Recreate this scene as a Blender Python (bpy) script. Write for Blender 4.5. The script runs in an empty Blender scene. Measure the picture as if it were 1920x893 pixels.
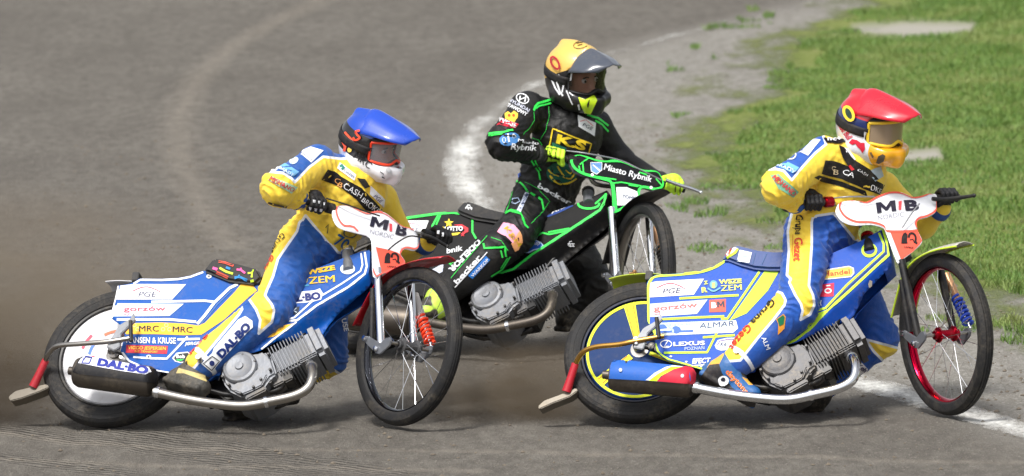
import bpy, bmesh, math, random
import numpy as np
import openvdb
from math import sin, cos, pi, radians, sqrt, atan
from mathutils import Vector, Matrix
from mathutils.bvhtree import BVHTree
from mathutils.geometry import delaunay_2d_cdt
random.seed(7)
scene = bpy.context.scene
col = scene.collection
# ------------------------------------------------------------------ camera
FPX, DIST, ALPHA, ROLL = 17139.5, 40.0, radians(7.0), -0.03378
PITCH = ALPHA - atan((780 - 446.5) / FPX)
CPOS = Vector((0, -DIST * cos(ALPHA), DIST * sin(ALPHA)))
_R = Vector((1, 0, 0)); _F = Vector((0, cos(PITCH), -sin(PITCH))); _U = Vector((0, sin(PITCH), cos(PITCH)))
CR = _R * cos(ROLL) + _U * sin(ROLL); CU = -_R * sin(ROLL) + _U * cos(ROLL); CF = _F
cam = bpy.data.cameras.new('camera'); camo = bpy.data.objects.new('camera', cam); col.objects.link(camo)
cam.sensor_width = 36; cam.sensor_fit = 'HORIZONTAL'; cam.lens = FPX / 1920 * 36
cam.clip_start = 1; cam.clip_end = 3000
camo.matrix_world = Matrix.Translation(CPOS) @ Matrix((CR, CU, -CF)).transposed().to_4x4()
cam.dof.use_dof = True; cam.dof.focus_distance = 39.9; cam.dof.aperture_fstop = 5.6
scene.camera = camo
# ------------------------------------------------------------------ sky, sun, exposure
SUN_EL, SUN_AZ = radians(58), radians(205)      # azimuth clockwise from +Y, towards the sun
w = bpy.data.worlds.new('World'); scene.world = w; w.use_nodes = True
nt = w.node_tree; bg = nt.nodes['Background']
sky = nt.nodes.new('ShaderNodeTexSky'); sky.sky_type = 'NISHITA'; sky.sun_disc = False
sky.sun_elevation = SUN_EL; sky.sun_rotation = SUN_AZ
sky.air_density = 1.0; sky.dust_density = 4.0; sky.ozone_density = 0.6
hs = nt.nodes.new('ShaderNodeHueSaturation'); hs.inputs['Saturation'].default_value = 0.25
nt.links.new(sky.outputs[0], hs.inputs['Color']); nt.links.new(hs.outputs[0], bg.inputs[0])
bg.inputs[1].default_value = 0.125
sl = bpy.data.lights.new('sun', 'SUN'); sl.energy = 2.1; sl.angle = radians(12); sl.color = (1, .96, .9)
so = bpy.data.objects.new('sun', sl); col.objects.link(so)
sd = Vector((sin(SUN_AZ) * cos(SUN_EL), cos(SUN_AZ) * cos(SUN_EL), sin(SUN_EL)))
so.rotation_euler = sd.to_track_quat('Z', 'Y').to_euler(); so.location = (0, 0, 30)
vs = scene.view_settings; vs.view_transform = 'Standard'; vs.look = 'None'; vs.gamma = 1; vs.exposure = 0.55
scene.render.engine = 'CYCLES'
# ------------------------------------------------------------------ pixel <-> place
def ray(px, py):
    return CPOS, CF + CR * ((px - 960) / FPX) + CU * ((446.5 - py) / FPX)
def W(px, py, Y):
    o, d = ray(px, py); return o + d * ((Y - o.y) / d.y)
def G(px, py, z=0.0):
    o, d = ray(px, py); return o + d * ((z - o.z) / d.z)
cp_, cr_, cu_, cf_ = (np.array(v) for v in (CPOS, CR, CU, CF))
def proj(P):
    d = np.asarray(P, float) - cp_; z = d @ cf_
    return np.stack([960 + FPX * (d @ cr_) / z, 446.5 - FPX * (d @ cu_) / z], -1)
# ------------------------------------------------------------------ numpy noise
def _hash(a, b, c, s):
    h = (a * 374761393 + b * 668265263 + c * 1274126177 + s * 974634777).astype(np.int64) & 0xffffffff
    h = ((h ^ (h >> 13)) * 1274126177) & 0xffffffff
    return ((h ^ (h >> 16)) & 0xffff) / 65535.0
def vnoise(P, s=0):
    P = np.asarray(P, float); i = np.floor(P).astype(np.int64); f = P - i; f = f * f * (3 - 2 * f)
    r = 0
    for dx in (0, 1):
        for dy in (0, 1):
            for dz in (0, 1):
                wgt = (f[:, 0] if dx else 1 - f[:, 0]) * (f[:, 1] if dy else 1 - f[:, 1]) * (f[:, 2] if dz else 1 - f[:, 2])
                r = r + wgt * _hash(i[:, 0] + dx, i[:, 1] + dy, i[:, 2] + dz, s)
    return r * 2 - 1
# ------------------------------------------------------------------ materials
def lin(r, g, b):
    return tuple(((c / 255) / 12.92 if c / 255 <= .04045 else ((c / 255 + .055) / 1.055) ** 2.4) for c in (r, g, b))
MATS = {}
def base_mat(name):
    m = bpy.data.materials.new(name); m.use_nodes = True
    return m, m.node_tree, m.node_tree.nodes['Principled BSDF']
def N(nt, t, **kw):
    n = nt.nodes.new(t)
    for k, v in kw.items():
        if k.startswith('i_'): n.inputs[k[2:].replace('_', ' ')].default_value = v
        else: setattr(n, k, v)
    return n
def noise(nt, scale, detail=4, rough=.55, vec=None):
    n = N(nt, 'ShaderNodeTexNoise'); n.inputs['Scale'].default_value = scale; n.inputs['Detail'].default_value = detail
    n.inputs['Roughness'].default_value = rough
    if vec is not None: nt.links.new(vec, n.inputs['Vector'])
    return n
def mixc(nt, fac, a, b, typ='MIX'):
    n = N(nt, 'ShaderNodeMix', data_type='RGBA', blend_type=typ)
    for k, v in ((0, fac), (6, a), (7, b)):
        if hasattr(v, 'is_output') or isinstance(v, bpy.types.NodeSocket): nt.links.new(v, n.inputs[k])
        elif k == 0: n.inputs[0].default_value = v
        else: n.inputs[k].default_value = (*v[:3], 1)
    return n.outputs[2]
def ramp(nt, src, a, b):
    n = N(nt, 'ShaderNodeMapRange'); n.inputs[1].default_value = a; n.inputs[2].default_value = b
    nt.links.new(src, n.inputs[0]); return n.outputs[0]
DUST = lin(150, 138, 118)
def M(name, rgb, rough=.5, metal=0., dirt=.12, bump=.0, bscale=60, coat=0., spec=.5, sheen=0.):
    """plain surface with a little dust, wear and roughness variation"""
    if name in MATS: return MATS[name]
    m, nt, b = base_mat(name)
    tc = N(nt, 'ShaderNodeTexCoord').outputs['Object']
    n1 = noise(nt, 9, 5, .65, tc); n2 = noise(nt, 70, 3, .6, tc)
    fac = N(nt, 'ShaderNodeMath', operation='MULTIPLY'); nt.links.new(ramp(nt, n1.outputs[0], .45, .8), fac.inputs[0])
    nt.links.new(ramp(nt, n2.outputs[0], .35, .7), fac.inputs[1])
    f2 = N(nt, 'ShaderNodeMath', operation='MULTIPLY'); nt.links.new(fac.outputs[0], f2.inputs[0]); f2.inputs[1].default_value = min(1, dirt * 2.2)
    c = lin(*rgb)
    nt.links.new(mixc(nt, f2.outputs[0], c, DUST), b.inputs['Base Color'])
    rr = N(nt, 'ShaderNodeMapRange'); rr.inputs[3].default_value = max(.02, rough - .08); rr.inputs[4].default_value = min(1, rough + .12)
    nt.links.new(n1.outputs[0], rr.inputs[0]); nt.links.new(rr.outputs[0], b.inputs['Roughness'])
    b.inputs['Metallic'].default_value = metal; b.inputs['Coat Weight'].default_value = coat
    b.inputs['Specular IOR Level'].default_value = spec; b.inputs['Sheen Weight'].default_value = sheen
    if bump:
        n3 = noise(nt, bscale, 3, .6, tc)
        bp = N(nt, 'ShaderNodeBump'); bp.inputs['Strength'].default_value = bump; bp.inputs['Distance'].default_value = .01
        nt.links.new(n3.outputs[0], bp.inputs['Height']); nt.links.new(bp.outputs[0], b.inputs['Normal'])
    MATS[name] = m; return m
def region_mat(name, base, regs, rough=.6, bump=.25, bscale=45, coat=0., dirt=.12, pipe=None, sheen=0.):
    """base colour plus colour regions bounded where a signed-distance attribute crosses zero"""
    m, nt, b = base_mat(name)
    tc = N(nt, 'ShaderNodeTexCoord').outputs['Object']
    n1 = noise(nt, 10, 5, .65, tc); n2 = noise(nt, 60, 3, .6, tc)
    c = lin(*base)
    for i, (attr, rgb) in enumerate(regs):
        at = N(nt, 'ShaderNodeAttribute', attribute_name=attr).outputs['Fac']
        st = ramp(nt, at, -.35, .35)
        if pipe and i in pipe:
            wd, prgb = pipe[i]
            ab = N(nt, 'ShaderNodeMath', operation='ABSOLUTE'); nt.links.new(at, ab.inputs[0])
            c = mixc(nt, st, c, lin(*rgb)); c = mixc(nt, ramp(nt, ab.outputs[0], wd + .3, wd - .3), c, lin(*prgb))
        else: c = mixc(nt, st, c, lin(*rgb))
    fac = N(nt, 'ShaderNodeMath', operation='MULTIPLY'); nt.links.new(ramp(nt, n1.outputs[0], .42, .8), fac.inputs[0]); fac.inputs[1].default_value = dirt * 1.6
    f2 = N(nt, 'ShaderNodeMath', operation='MULTIPLY'); nt.links.new(fac.outputs[0], f2.inputs[0]); nt.links.new(ramp(nt, n2.outputs[0], .3, .65), f2.inputs[1])
    nt.links.new(mixc(nt, f2.outputs[0], c, DUST), b.inputs['Base Color'])
    b.inputs['Roughness'].default_value = rough; b.inputs['Coat Weight'].default_value = coat; b.inputs['Coat Roughness'].default_value = .08
    b.inputs['Sheen Weight'].default_value = sheen
    if bump:
        n3 = noise(nt, bscale, 4, .6, tc); bp = N(nt, 'ShaderNodeBump'); bp.inputs['Strength'].default_value = bump; bp.inputs['Distance'].default_value = .012
        nt.links.new(n3.outputs[0], bp.inputs['Height']); nt.links.new(bp.outputs[0], b.inputs['Normal'])
    return m
PR = {}
def P_(rgb):      # print / decal film
    k = 'print_%d_%d_%d' % tuple(rgb)
    return M(k, rgb, rough=.55, dirt=.10, spec=.3)
WHITE = (240, 242, 246); BLACK = (16, 16, 19); NAVY = (18, 26, 66)
# ------------------------------------------------------------------ mesh building (all vertices are world positions)
def thing(name, label, cat, loc, group=None):
    o = bpy.data.objects.new(name, None); col.objects.link(o); o.location = loc; o.empty_display_size = .2
    o['label'] = label; o['category'] = cat
    if group: o['group'] = group
    return o
def origin_of(p):
    v = Vector((0, 0, 0))
    while p is not None: v += p.location; p = p.parent
    return v
def mk(name, verts, faces, mat, parent=None, smooth=True, angle=40, attrs=None):
    org = origin_of(parent)
    me = bpy.data.meshes.new(name)
    if isinstance(verts, np.ndarray):
        V = verts - np.array(org); 
        me.from_pydata(V.tolist(), [], faces if isinstance(faces, list) else faces.tolist())
    else: me.from_pydata([tuple(Vector(v) - org) for v in verts], [], faces)
    me.update()
    o = bpy.data.objects.new(name, me); col.objects.link(o); o.parent = parent
    if mat: me.materials.append(mat)
    if smooth:
        me.polygons.foreach_set('use_smooth', [True] * len(me.polygons))
        if angle < 180: me.set_sharp_from_angle(angle=radians(angle))
    if attrs:
        for k, a in attrs.items():
            at = me.attributes.new(k, 'FLOAT', 'POINT'); at.data.foreach_set('value', np.asarray(a, np.float32))
    return o
class MB:
    def __init__(s): s.v = []; s.f = []
    def add(s, v, f):
        b = len(s.v); s.v += [Vector(x) for x in v]; s.f += [tuple(i + b for i in q) for q in f]; return s
    def tube(s, pts, r, n=12, cap=True, sub=0):
        pts = [Vector(p) for p in pts]; rs = list(r) if hasattr(r, '__len__') else [r] * len(pts)
        if sub:      # catmull-rom refinement
            q, rq = [], []
            for i in range(len(pts) - 1):
                p0 = pts[max(i - 1, 0)]; p1 = pts[i]; p2 = pts[i + 1]; p3 = pts[min(i + 2, len(pts) - 1)]
                for j in range(sub):
                    t = j / sub
                    q.append(.5 * ((2 * p1) + (p2 - p0) * t + (2 * p0 - 5 * p1 + 4 * p2 - p3) * t * t + (3 * p1 - p0 - 3 * p2 + p3) * t ** 3)); rq.append(rs[i] + (rs[i + 1] - rs[i]) * t)
            q.append(pts[-1]); rq.append(rs[-1]); pts, rs = q, rq
        V = []; F = []; ref = None
        for i, p in enumerate(pts):
            t = (pts[min(i + 1, len(pts) - 1)] - pts[max(i - 1, 0)]).normalized()
            if ref is None: ref = t.orthogonal().normalized()
            a = (ref - t * ref.dot(t)).normalized(); ref = a; b = t.cross(a)
            V += [p + (a * cos(2 * pi * k / n) + b * sin(2 * pi * k / n)) * rs[i] for k in range(n)]
        for i in range(len(pts) - 1):
            for k in range(n): F.append((i * n + k, i * n + (k + 1) % n, (i + 1) * n + (k + 1) % n, (i + 1) * n + k))
        if cap: F.append(tuple(range(n - 1, -1, -1))); F.append(tuple((len(pts) - 1) * n + k for k in range(n)))
        return s.add(V, F)
    def lathe(s, Mx, prof, n=64, closed=False):
        """prof: (radius, y); turned about the local y axis"""
        V = [Mx @ Vector((r * cos(2 * pi * k / n), y, r * sin(2 * pi * k / n))) for k in range(n) for r, y in prof]
        m = len(prof); F = []
        for k in range(n):
            for j in range(m if closed else m - 1):
                F.append((k * m + j, k * m + (j + 1) % m, ((k + 1) % n) * m + (j + 1) % m, ((k + 1) % n) * m + j))
        return s.add(V, F)
    def prism(s, A, B):
        n = len(A); return s.add(list(A) + list(B), [tuple(range(n)), tuple(range(2 * n - 1, n - 1, -1))] + [(i, n + i, n + (i + 1) % n, (i + 1) % n) for i in range(n)])
    def box(s, Mx, lo, hi):
        A = [Mx @ Vector((x, lo[1], z)) for x, z in ((lo[0], lo[2]), (hi[0], lo[2]), (hi[0], hi[2]), (lo[0], hi[2]))]
        B = [Mx @ Vector((x, hi[1], z)) for x, z in ((lo[0], lo[2]), (hi[0], lo[2]), (hi[0], hi[2]), (lo[0], hi[2]))]
        return s.prism(A, B)
    def bevel(s, r=.003, seg=2):
        bm = bmesh.new(); vs_ = [bm.verts.new(v) for v in s.v]
        for f in s.f:
            try: bm.faces.new([vs_[i] for i in f])
            except ValueError: pass
        bmesh.ops.recalc_face_normals(bm, faces=bm.faces)
        es = [e for e in bm.edges if len(e.link_faces) == 2 and e.calc_face_angle(0) > .5]
        bmesh.ops.bevel(bm, geom=es, offset=r, segments=seg, affect='EDGES', clamp_overlap=True)
        bm.verts.index_update(); s.v = [v.co.copy() for v in bm.verts]; s.f = [tuple(v.index for v in f.verts) for f in bm.faces]; bm.free(); return s
    def fixn(s):
        bm = bmesh.new(); vs_ = [bm.verts.new(v) for v in s.v]
        for f in s.f:
            try: bm.faces.new([vs_[i] for i in f])
            except ValueError: pass
        bmesh.ops.recalc_face_normals(bm, faces=bm.faces); bm.verts.index_update()
        s.v = [v.co.copy() for v in bm.verts]; s.f = [tuple(v.index for v in f.verts) for f in bm.faces]; bm.free(); return s
    def build(s, name, mat, parent=None, **kw): return mk(name, s.v, s.f, mat, parent, **kw)
    def bvh(s): return BVHTree.FromPolygons(s.v, s.f)
# ------------------------------------------------------------------ print laid on surfaces
def seg_resample(p, step, closed):
    p = [Vector(q[:2]) for q in p]; out = []
    for i in range(len(p) if closed else len(p) - 1):
        a, b = p[i], p[(i + 1) % len(p)]; n = max(1, int((b - a).length / step))
        out += [a + (b - a) * (j / n) for j in range(n)]
    if not closed: out.append(p[-1])
    return out
def smooth_path(p, closed=False, n=6):
    p = [Vector(q) for q in p]; out = []; m = len(p)
    for i in range(m if closed else m - 1):
        g = (lambda k: p[k % m]) if closed else (lambda k: p[min(max(k, 0), m - 1)])
        p0, p1, p2, p3 = g(i - 1), g(i), g(i + 1), g(i + 2)
        for j in range(n):
            t = j / n; out.append(.5 * ((2 * p1) + (p2 - p0) * t + (2 * p0 - 5 * p1 + 4 * p2 - p3) * t * t + (3 * p1 - p0 - 3 * p2 + p3) * t ** 3))
    if not closed: out.append(p[-1])
    return [tuple(q) for q in out]
def fill2d(poly, cell=7.0):
    b = seg_resample(poly, cell, True); n = len(b)
    xs = [q.x for q in b]; ys = [q.y for q in b]; pts = list(b)
    nx = int((max(xs) - min(xs)) / cell); ny = int((max(ys) - min(ys)) / cell)
    if nx * ny < 4000:
        for i in range(nx + 1):
            for j in range(ny + 1):
                q = Vector((min(xs) + (i + .37) * cell, min(ys) + (j + .41) * cell)); inside = False
                k = n - 1
                for m_ in range(n):
                    if (ys[m_] > q.y) != (ys[k] > q.y) and q.x < (xs[k] - xs[m_]) * (q.y - ys[m_]) / (ys[k] - ys[m_]) + xs[m_]: inside = not inside
                    k = m_
                if inside: pts.append(q)
    r = delaunay_2d_cdt(pts, [], [list(range(n))], 1, 1e-4)
    return [Vector(v) for v in r[0]], [tuple(f) for f in r[2]]
def stroke2d(path, wd, closed=False, step=5.0):
    p = seg_resample(path, step, closed); V = []; F = []; m = len(p)
    wds = wd if callable(wd) else (lambda t: wd)
    for i in range(m):
        a = p[(i - 1) % m] if closed or i else p[0]; c = p[(i + 1) % m] if closed or i < m - 1 else p[-1]
        t = c - a; t = t.normalized() if t.length > 1e-6 else Vector((1, 0)); nn = Vector((-t.y, t.x))
        h = wds(i / max(1, m - 1)) / 2; V += [p[i] + nn * h, p[i] - nn * h]
    for i in range(m if closed else m - 1):
        j = (i + 1) % m; F.append((2 * i, 2 * i + 1, 2 * j + 1, 2 * j))
    return V, F
def place(V2, F2, bvh, lift):
    out = []; ok = []; last = None
    for p in V2:
        o, d = ray(p.x, p.y); d = d.normalized(); h = bvh.ray_cast(o, d)
        if h[0] is None and last:      # just past the edge: settle on the rim
            q_ = o + d * last; nr = bvh.find_nearest(q_)
            if nr[0] is not None and (nr[0] - q_).length < .02: h = nr
        if h[0] is None: out.append(Vector((0, 0, 0))); ok.append(False); continue
        last = (h[0] - o).length
        nn = h[1]; nn = -nn if nn.dot(d) > 0 else nn
        out.append(h[0] + nn * lift - d * lift * .3); ok.append(True)
    F = [f for f in F2 if all(ok[i] for i in f)]
    # drop faces stretched over a depth step
    F = [f for f in F if max((out[f[i]] - out[f[i - 1]]).length for i in range(len(f))) < .12]
    return out, F
def decal(name, V2, F2, bvh, rgb, parent, lift=.0016, mat=None):
    v, f = place(V2, F2, bvh, lift)
    if not f: return None
    used = sorted({i for q in f for i in q}); mp = {k: i for i, k in enumerate(used)}
    V = [v[k] for k in used]; F = []
    for q in f:
        q = tuple(mp[i] for i in q); n = (V[q[1]] - V[q[0]]).cross(V[q[2]] - V[q[0]])
        F.append(q if n.dot(CPOS - V[q[0]]) > 0 else q[::-1])
    if True:      # pieces parted by an edge become parts of their own
        par = list(range(len(V)))
        def find(i):
            while par[i] != i: par[i] = par[par[i]]; i = par[i]
            return i
        for q in F:
            for i in q[1:]: par[find(i)] = find(q[0])
        comps = {}
        for q in F: comps.setdefault(find(q[0]), []).append(q)
        if len(comps) > 1 and (name != 'lettering' or len(comps) <= 3):
            for fs in comps.values():
                if len(fs) < 2: continue
                us = sorted({i for q in fs for i in q}); mp = {k: i for i, k in enumerate(us)}
                r = mk(name, [V[k] for k in us], [tuple(mp[i] for i in q) for q in fs], mat or P_(rgb), parent, smooth=True, angle=180)
            return None
    return mk(name, V, F, mat or P_(rgb), parent, smooth=True, angle=180)
def dpoly(poly, bvh, rgb, parent, lift=.0014, name='panel_graphic', cell=7.0): return decal(name, *fill2d(poly, cell), bvh, rgb, parent, lift)
def dline(path, wd, bvh, rgb, parent, lift=.002, closed=False, name='stripe'): return decal(name, *stroke2d(path, wd, closed), bvh, rgb, parent, lift)
TXT = {}
def text2d(s, bold):
    k = (s, bold)
    if k in TXT: return TXT[k]
    cu = bpy.data.curves.new('t', 'FONT'); cu.body = s; cu.size = 1; cu.offset = bold; cu.resolution_u = 3; cu.fill_mode = 'FRONT'
    o = bpy.data.objects.new('t', cu); col.objects.link(o)
    me = bpy.data.meshes.new_from_object(o)
    bm = bmesh.new(); bm.from_mesh(me); bmesh.ops.triangulate(bm, faces=bm.faces)
    for _ in range(2):
        es = [e for e in bm.edges if e.calc_length() > .22]
        if es: bmesh.ops.subdivide_edges(bm, edges=es, cuts=1); bmesh.ops.triangulate(bm, faces=bm.faces)
    bm.verts.index_update()
    V = [Vector((v.co.x, v.co.y)) for v in bm.verts]; F = [tuple(v.index for v in f.verts) for f in bm.faces]; bm.free()
    bpy.data.objects.remove(o); bpy.data.curves.remove(cu); bpy.data.meshes.remove(me)
    x0 = min(v.x for v in V); x1 = max(v.x for v in V); y1 = .72 + bold      # cap height of the built-in font
    V = [Vector(((v.x - x0) / (x1 - x0), v.y / y1)) for v in V]
    TXT[k] = (V, F); return TXT[k]
def text(s, p0, p1, h, bvh, rgb, parent, bold=.0, shear=0., lift=.003, bend=0., name='lettering'):
    """baseline from pixel p0 to p1, cap height h pixels"""
    rep = 1
    if 'M' in s and bold > 0: rep, sh, bold = 3, bold * .35 / max(1, len(s)) + .004, 0.      # sharp apexes: overprint instead of fattening
    V, F = text2d(s, bold); a = Vector(p0); u = Vector(p1) - a; L_ = u.length; e = u / L_; up = Vector((e.y, -e.x))
    P = [a + u * v.x + up * (v.y * h - bend * (v.x - .5) ** 2 * 4) + e * (v.y * h * shear) for v in V]
    if rep > 1:
        n = len(P); P = [q + u * (sh * k) for k in (-1, 0, 1) for q in P]; F = [tuple(i + n * k for i in f) for k in range(3) for f in F]
        v, f = place(P, F, bvh, lift); d_ = (CPOS - v[0]).normalized() if v else Vector()
        v = [q + d_ * (.0003 * (i // n)) for i, q in enumerate(v)]
        return mk(name, v, f, P_(rgb), parent, smooth=True, angle=180) if f else None
    return decal(name, P, F, bvh, rgb, parent, lift)
# ------------------------------------------------------------------ signed distance modelling
class SDF:
    def __init__(s, lo, hi, h):
        s.lo = np.array(lo, float); s.h = h; s.n = np.ceil((np.array(hi) - s.lo) / h).astype(int) + 1
        s.a = np.full(s.n, .25, np.float32); s.pr = []
    def _sub(s, lo, hi):
        i = np.clip(np.floor((lo - s.lo) / s.h).astype(int), 0, s.n - 1); j = np.clip(np.ceil((hi - s.lo) / s.h).astype(int) + 1, 1, s.n)
        sl = tuple(slice(a, b) for a, b in zip(i, j))
        ax = [s.lo[k] + s.h * np.arange(i[k], j[k]) for k in range(3)]
        return sl, np.stack(np.meshgrid(*ax, indexing='ij'), -1).astype(np.float32)
    def _op(s, fn, lo, hi, k, sub, lab):
        mg = k + 4 * s.h; sl, p = s._sub(lo - mg, hi + mg); d = fn(p).astype(np.float32); a = s.a[sl]
        if sub:
            d = -d; h = np.clip(.5 - .5 * (a - d) / k, 0, 1); s.a[sl] = a + (d - a) * h + k * h * (1 - h)
        else:
            h = np.clip(.5 + .5 * (a - d) / k, 0, 1); s.a[sl] = a + (d - a) * h - k * h * (1 - h)
            if lab is not None: s.pr.append((fn, lab))
    def cone(s, a, b, ra, rb, k=.02, sub=False, lab=None, flat=None):
        a = np.array(a, float); b = np.array(b, float); ab = b - a; L2 = max(ab @ ab, 1e-9)
        def fn(p):
            q = p - a; t = np.clip((q @ ab) / L2, 0, 1); q = q - t[..., None] * ab
            if flat is not None:
                ax, f = flat; q = q + (q @ np.array(ax))[..., None] * np.array(ax) * (1 / f - 1)
            return np.sqrt((q * q).sum(-1)) - (ra + (rb - ra) * t)
        r = max(ra, rb) * (1 if flat is None else max(1, flat[1]))
        s._op(fn, np.minimum(a, b) - r, np.maximum(a, b) + r, k, sub, lab); return s
    def ell(s, c, ax, rad, k=.02, sub=False, lab=None):
        c = np.array(c, float); A = np.array(ax, float); rad = np.array(rad, float)
        def fn(p):
            q = (p - c) @ A.T; k0 = np.sqrt(((q / rad) ** 2).sum(-1)); k1 = np.sqrt(((q / rad ** 2) ** 2).sum(-1)); return k0 * (k0 - 1) / np.maximum(k1, 1e-6)
        r = rad.max(); s._op(fn, c - r, c + r, k, sub, lab); return s
    def box(s, c, ax, half, r=.01, k=.01, sub=False, lab=None):
        c = np.array(c, float); A = np.array(ax, float); hf = np.array(half, float) - r
        def fn(p):
            q = np.abs((p - c) @ A.T) - hf; return np.sqrt((np.maximum(q, 0) ** 2).sum(-1)) + np.minimum(q.max(-1), 0) - r
        R_ = np.linalg.norm(half); s._op(fn, c - R_, c + R_, k, sub, lab); return s
    def mesh(s):
        g = openvdb.FloatGrid(.25); g.copyFromArray(s.a, tolerance=0); pts, q = g.convertToQuads()
        V = pts.astype(float) * s.h + s.lo; q = q.astype(int)
        n = np.cross(V[q[:, 1]] - V[q[:, 0]], V[q[:, 2]] - V[q[:, 0]])
        # orient outward: sample field slightly along the normal
        c = V[q].mean(1); nn = n / np.maximum(np.linalg.norm(n, axis=1, keepdims=True), 1e-12)
        def smp(P):
            i = np.clip(((P - s.lo) / s.h).round().astype(int), 0, s.n - 1); return s.a[i[:, 0], i[:, 1], i[:, 2]]
        if (smp(c + nn * 2 * s.h) - smp(c - nn * 2 * s.h)).mean() < 0: q = q[:, ::-1]; nn = -nn
        return V, q
    def labels(s, V):
        D = np.stack([fn(V.astype(np.float32)) for fn, _ in s.pr]); i = D.argmin(0); return np.array([s.pr[k][1] for k in i])
def vnormals(V, q):
    n = np.cross(V[q[:, 2]] - V[q[:, 0]], V[q[:, 3]] - V[q[:, 1]]); out = np.zeros_like(V)
    for k in range(4): np.add.at(out, q[:, k], n)
    return out / np.maximum(np.linalg.norm(out, axis=1, keepdims=True), 1e-12)
def poly_sdf(P, poly):
    """signed distance in pixels, positive inside"""
    poly = np.array(poly, float); d = np.full(len(P), 1e9); ins = np.zeros(len(P), bool); n = len(poly)
    for i in range(n):
        a, b = poly[i], poly[(i + 1) % n]; e = b - a; w_ = P - a; t = np.clip((w_ @ e) / max(e @ e, 1e-9), 0, 1)
        d = np.minimum(d, np.linalg.norm(w_ - t[:, None] * e, axis=1))
        c = (a[1] > P[:, 1]) != (b[1] > P[:, 1])
        if a[1] != b[1]: ins ^= c & (P[:, 0] < (b[0] - a[0]) * (P[:, 1] - a[1]) / (b[1] - a[1]) + a[0])
    return np.where(ins, d, -d)
# ================================================================== the ground
def gp(pts): return np.array([[G(x, y).x, G(x, y).y] for x, y in pts])
LINE_PX = [(2400, 950), (2150, 873), (1920, 803), (1780, 762), (1640, 722), (1400, 648), (1200, 585), (1060, 515), (980, 452), (905, 385), (872, 335), (866, 300), (878, 262), (910, 222), (960, 182), (1030, 145), (1110, 110), (1250, 66), (1400, 32), (1530, 0), (1640, -22)]
GRASS_PX = [(1660, -10), (1560, 45), (1485, 100), (1452, 150), (1440, 190), (1380, 215), (1340, 260), (1318, 300), (1370, 338), (1480, 395), (1600, 450), (1720, 497), (1800, 525), (1860, 550), (1920, 577), (2000, 610), (2400, 760), (3400, 1000)]
LINE_G = gp(smooth_path(LINE_PX, n=5)); GRASS_G = gp(smooth_path(GRASS_PX, n=5))
# behind the frame the bend goes on round the infield
_far = np.array([[5.5, 27.5], [11, 33], [20, 40], [40, 50], [90, 60]])
LINE_G = np.vstack([LINE_G, _far + [-.6, .6]]); GRASS_POLY = np.vstack([GRASS_G[::-1], _far, [[120, 60], [120, -20]]])
LINE_POLY = np.vstack([LINE_G, [[120, 60], [120, -12]]])
ARCS = [gp(smooth_path(a, n=5)) for a in ([(640, -20), (560, 18), (470, 62), (385, 130), (342, 200), (335, 262), (352, 330), (392, 402), (440, 462)],

        [(-100, 800), (300, 835), (800, 840), (1300, 850), (2000, 860)], [(-100, 850), (300, 868), (900, 880)])]
def pl_dist(P, L_):
    d = np.full(len(P), 1e9)
    for a, b in zip(L_[:-1], L_[1:]):
        e = b - a; w_ = P - a; t = np.clip((w_ @ e) / max(e @ e, 1e-9), 0, 1); d = np.minimum(d, np.linalg.norm(w_ - t[:, None] * e, axis=1))
    return d
def gh(P):
    """height of the dirt surface"""
    P3 = np.c_[P, np.zeros(len(P))]
    near = np.clip(1.3 - np.abs(P[:, 0]) / 12, 0, 1) * np.clip(1.5 - np.abs(P[:, 1] - 8) / 30, 0, 1)
    h = .010 * vnoise(P3 * [1.1, .5, 1], 1) + .006 * vnoise(P3 * [4, 1.6, 1], 2) + .004 * vnoise(P3 * [13, 5, 1], 3) + .0025 * vnoise(P3 * [30, 16, 1], 4)
    return near * h - .012
def axis(spec):
    out = []
    for a, b, s in spec: out += list(np.arange(a, b, s))
    return np.array(out)
gx = axis([(-400, -40, 45), (-40, -6, 3), (-6, -4.2, .2), (-4.2, 4.6, .032), (4.6, 8, .2), (8, 40, 3), (40, 401, 45)])
gy = axis([(-400, -60, 40), (-60, -6, 4), (-6, -2.8, .2), (-2.8, 3.5, .04), (3.5, 28, .085), (28, 40, .5), (40, 100, 5), (100, 601, 50)])
XX, YY = np.meshgrid(gx, gy); GP = np.c_[XX.ravel(), YY.ravel()]
GZ = gh(GP)
nx_, ny_ = len(gx), len(gy)
idx = np.arange(nx_ * ny_).reshape(ny_, nx_)
GF = np.stack([idx[:-1, :-1], idx[:-1, 1:], idx[1:, 1:], idx[1:, :-1]], -1).reshape(-1, 4)
d_in = poly_sdf(GP, LINE_POLY); d_arc = np.min([pl_dist(GP, a) * (1 if i < 1 else 1.8) for i, a in enumerate(ARCS)], axis=0)
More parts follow.
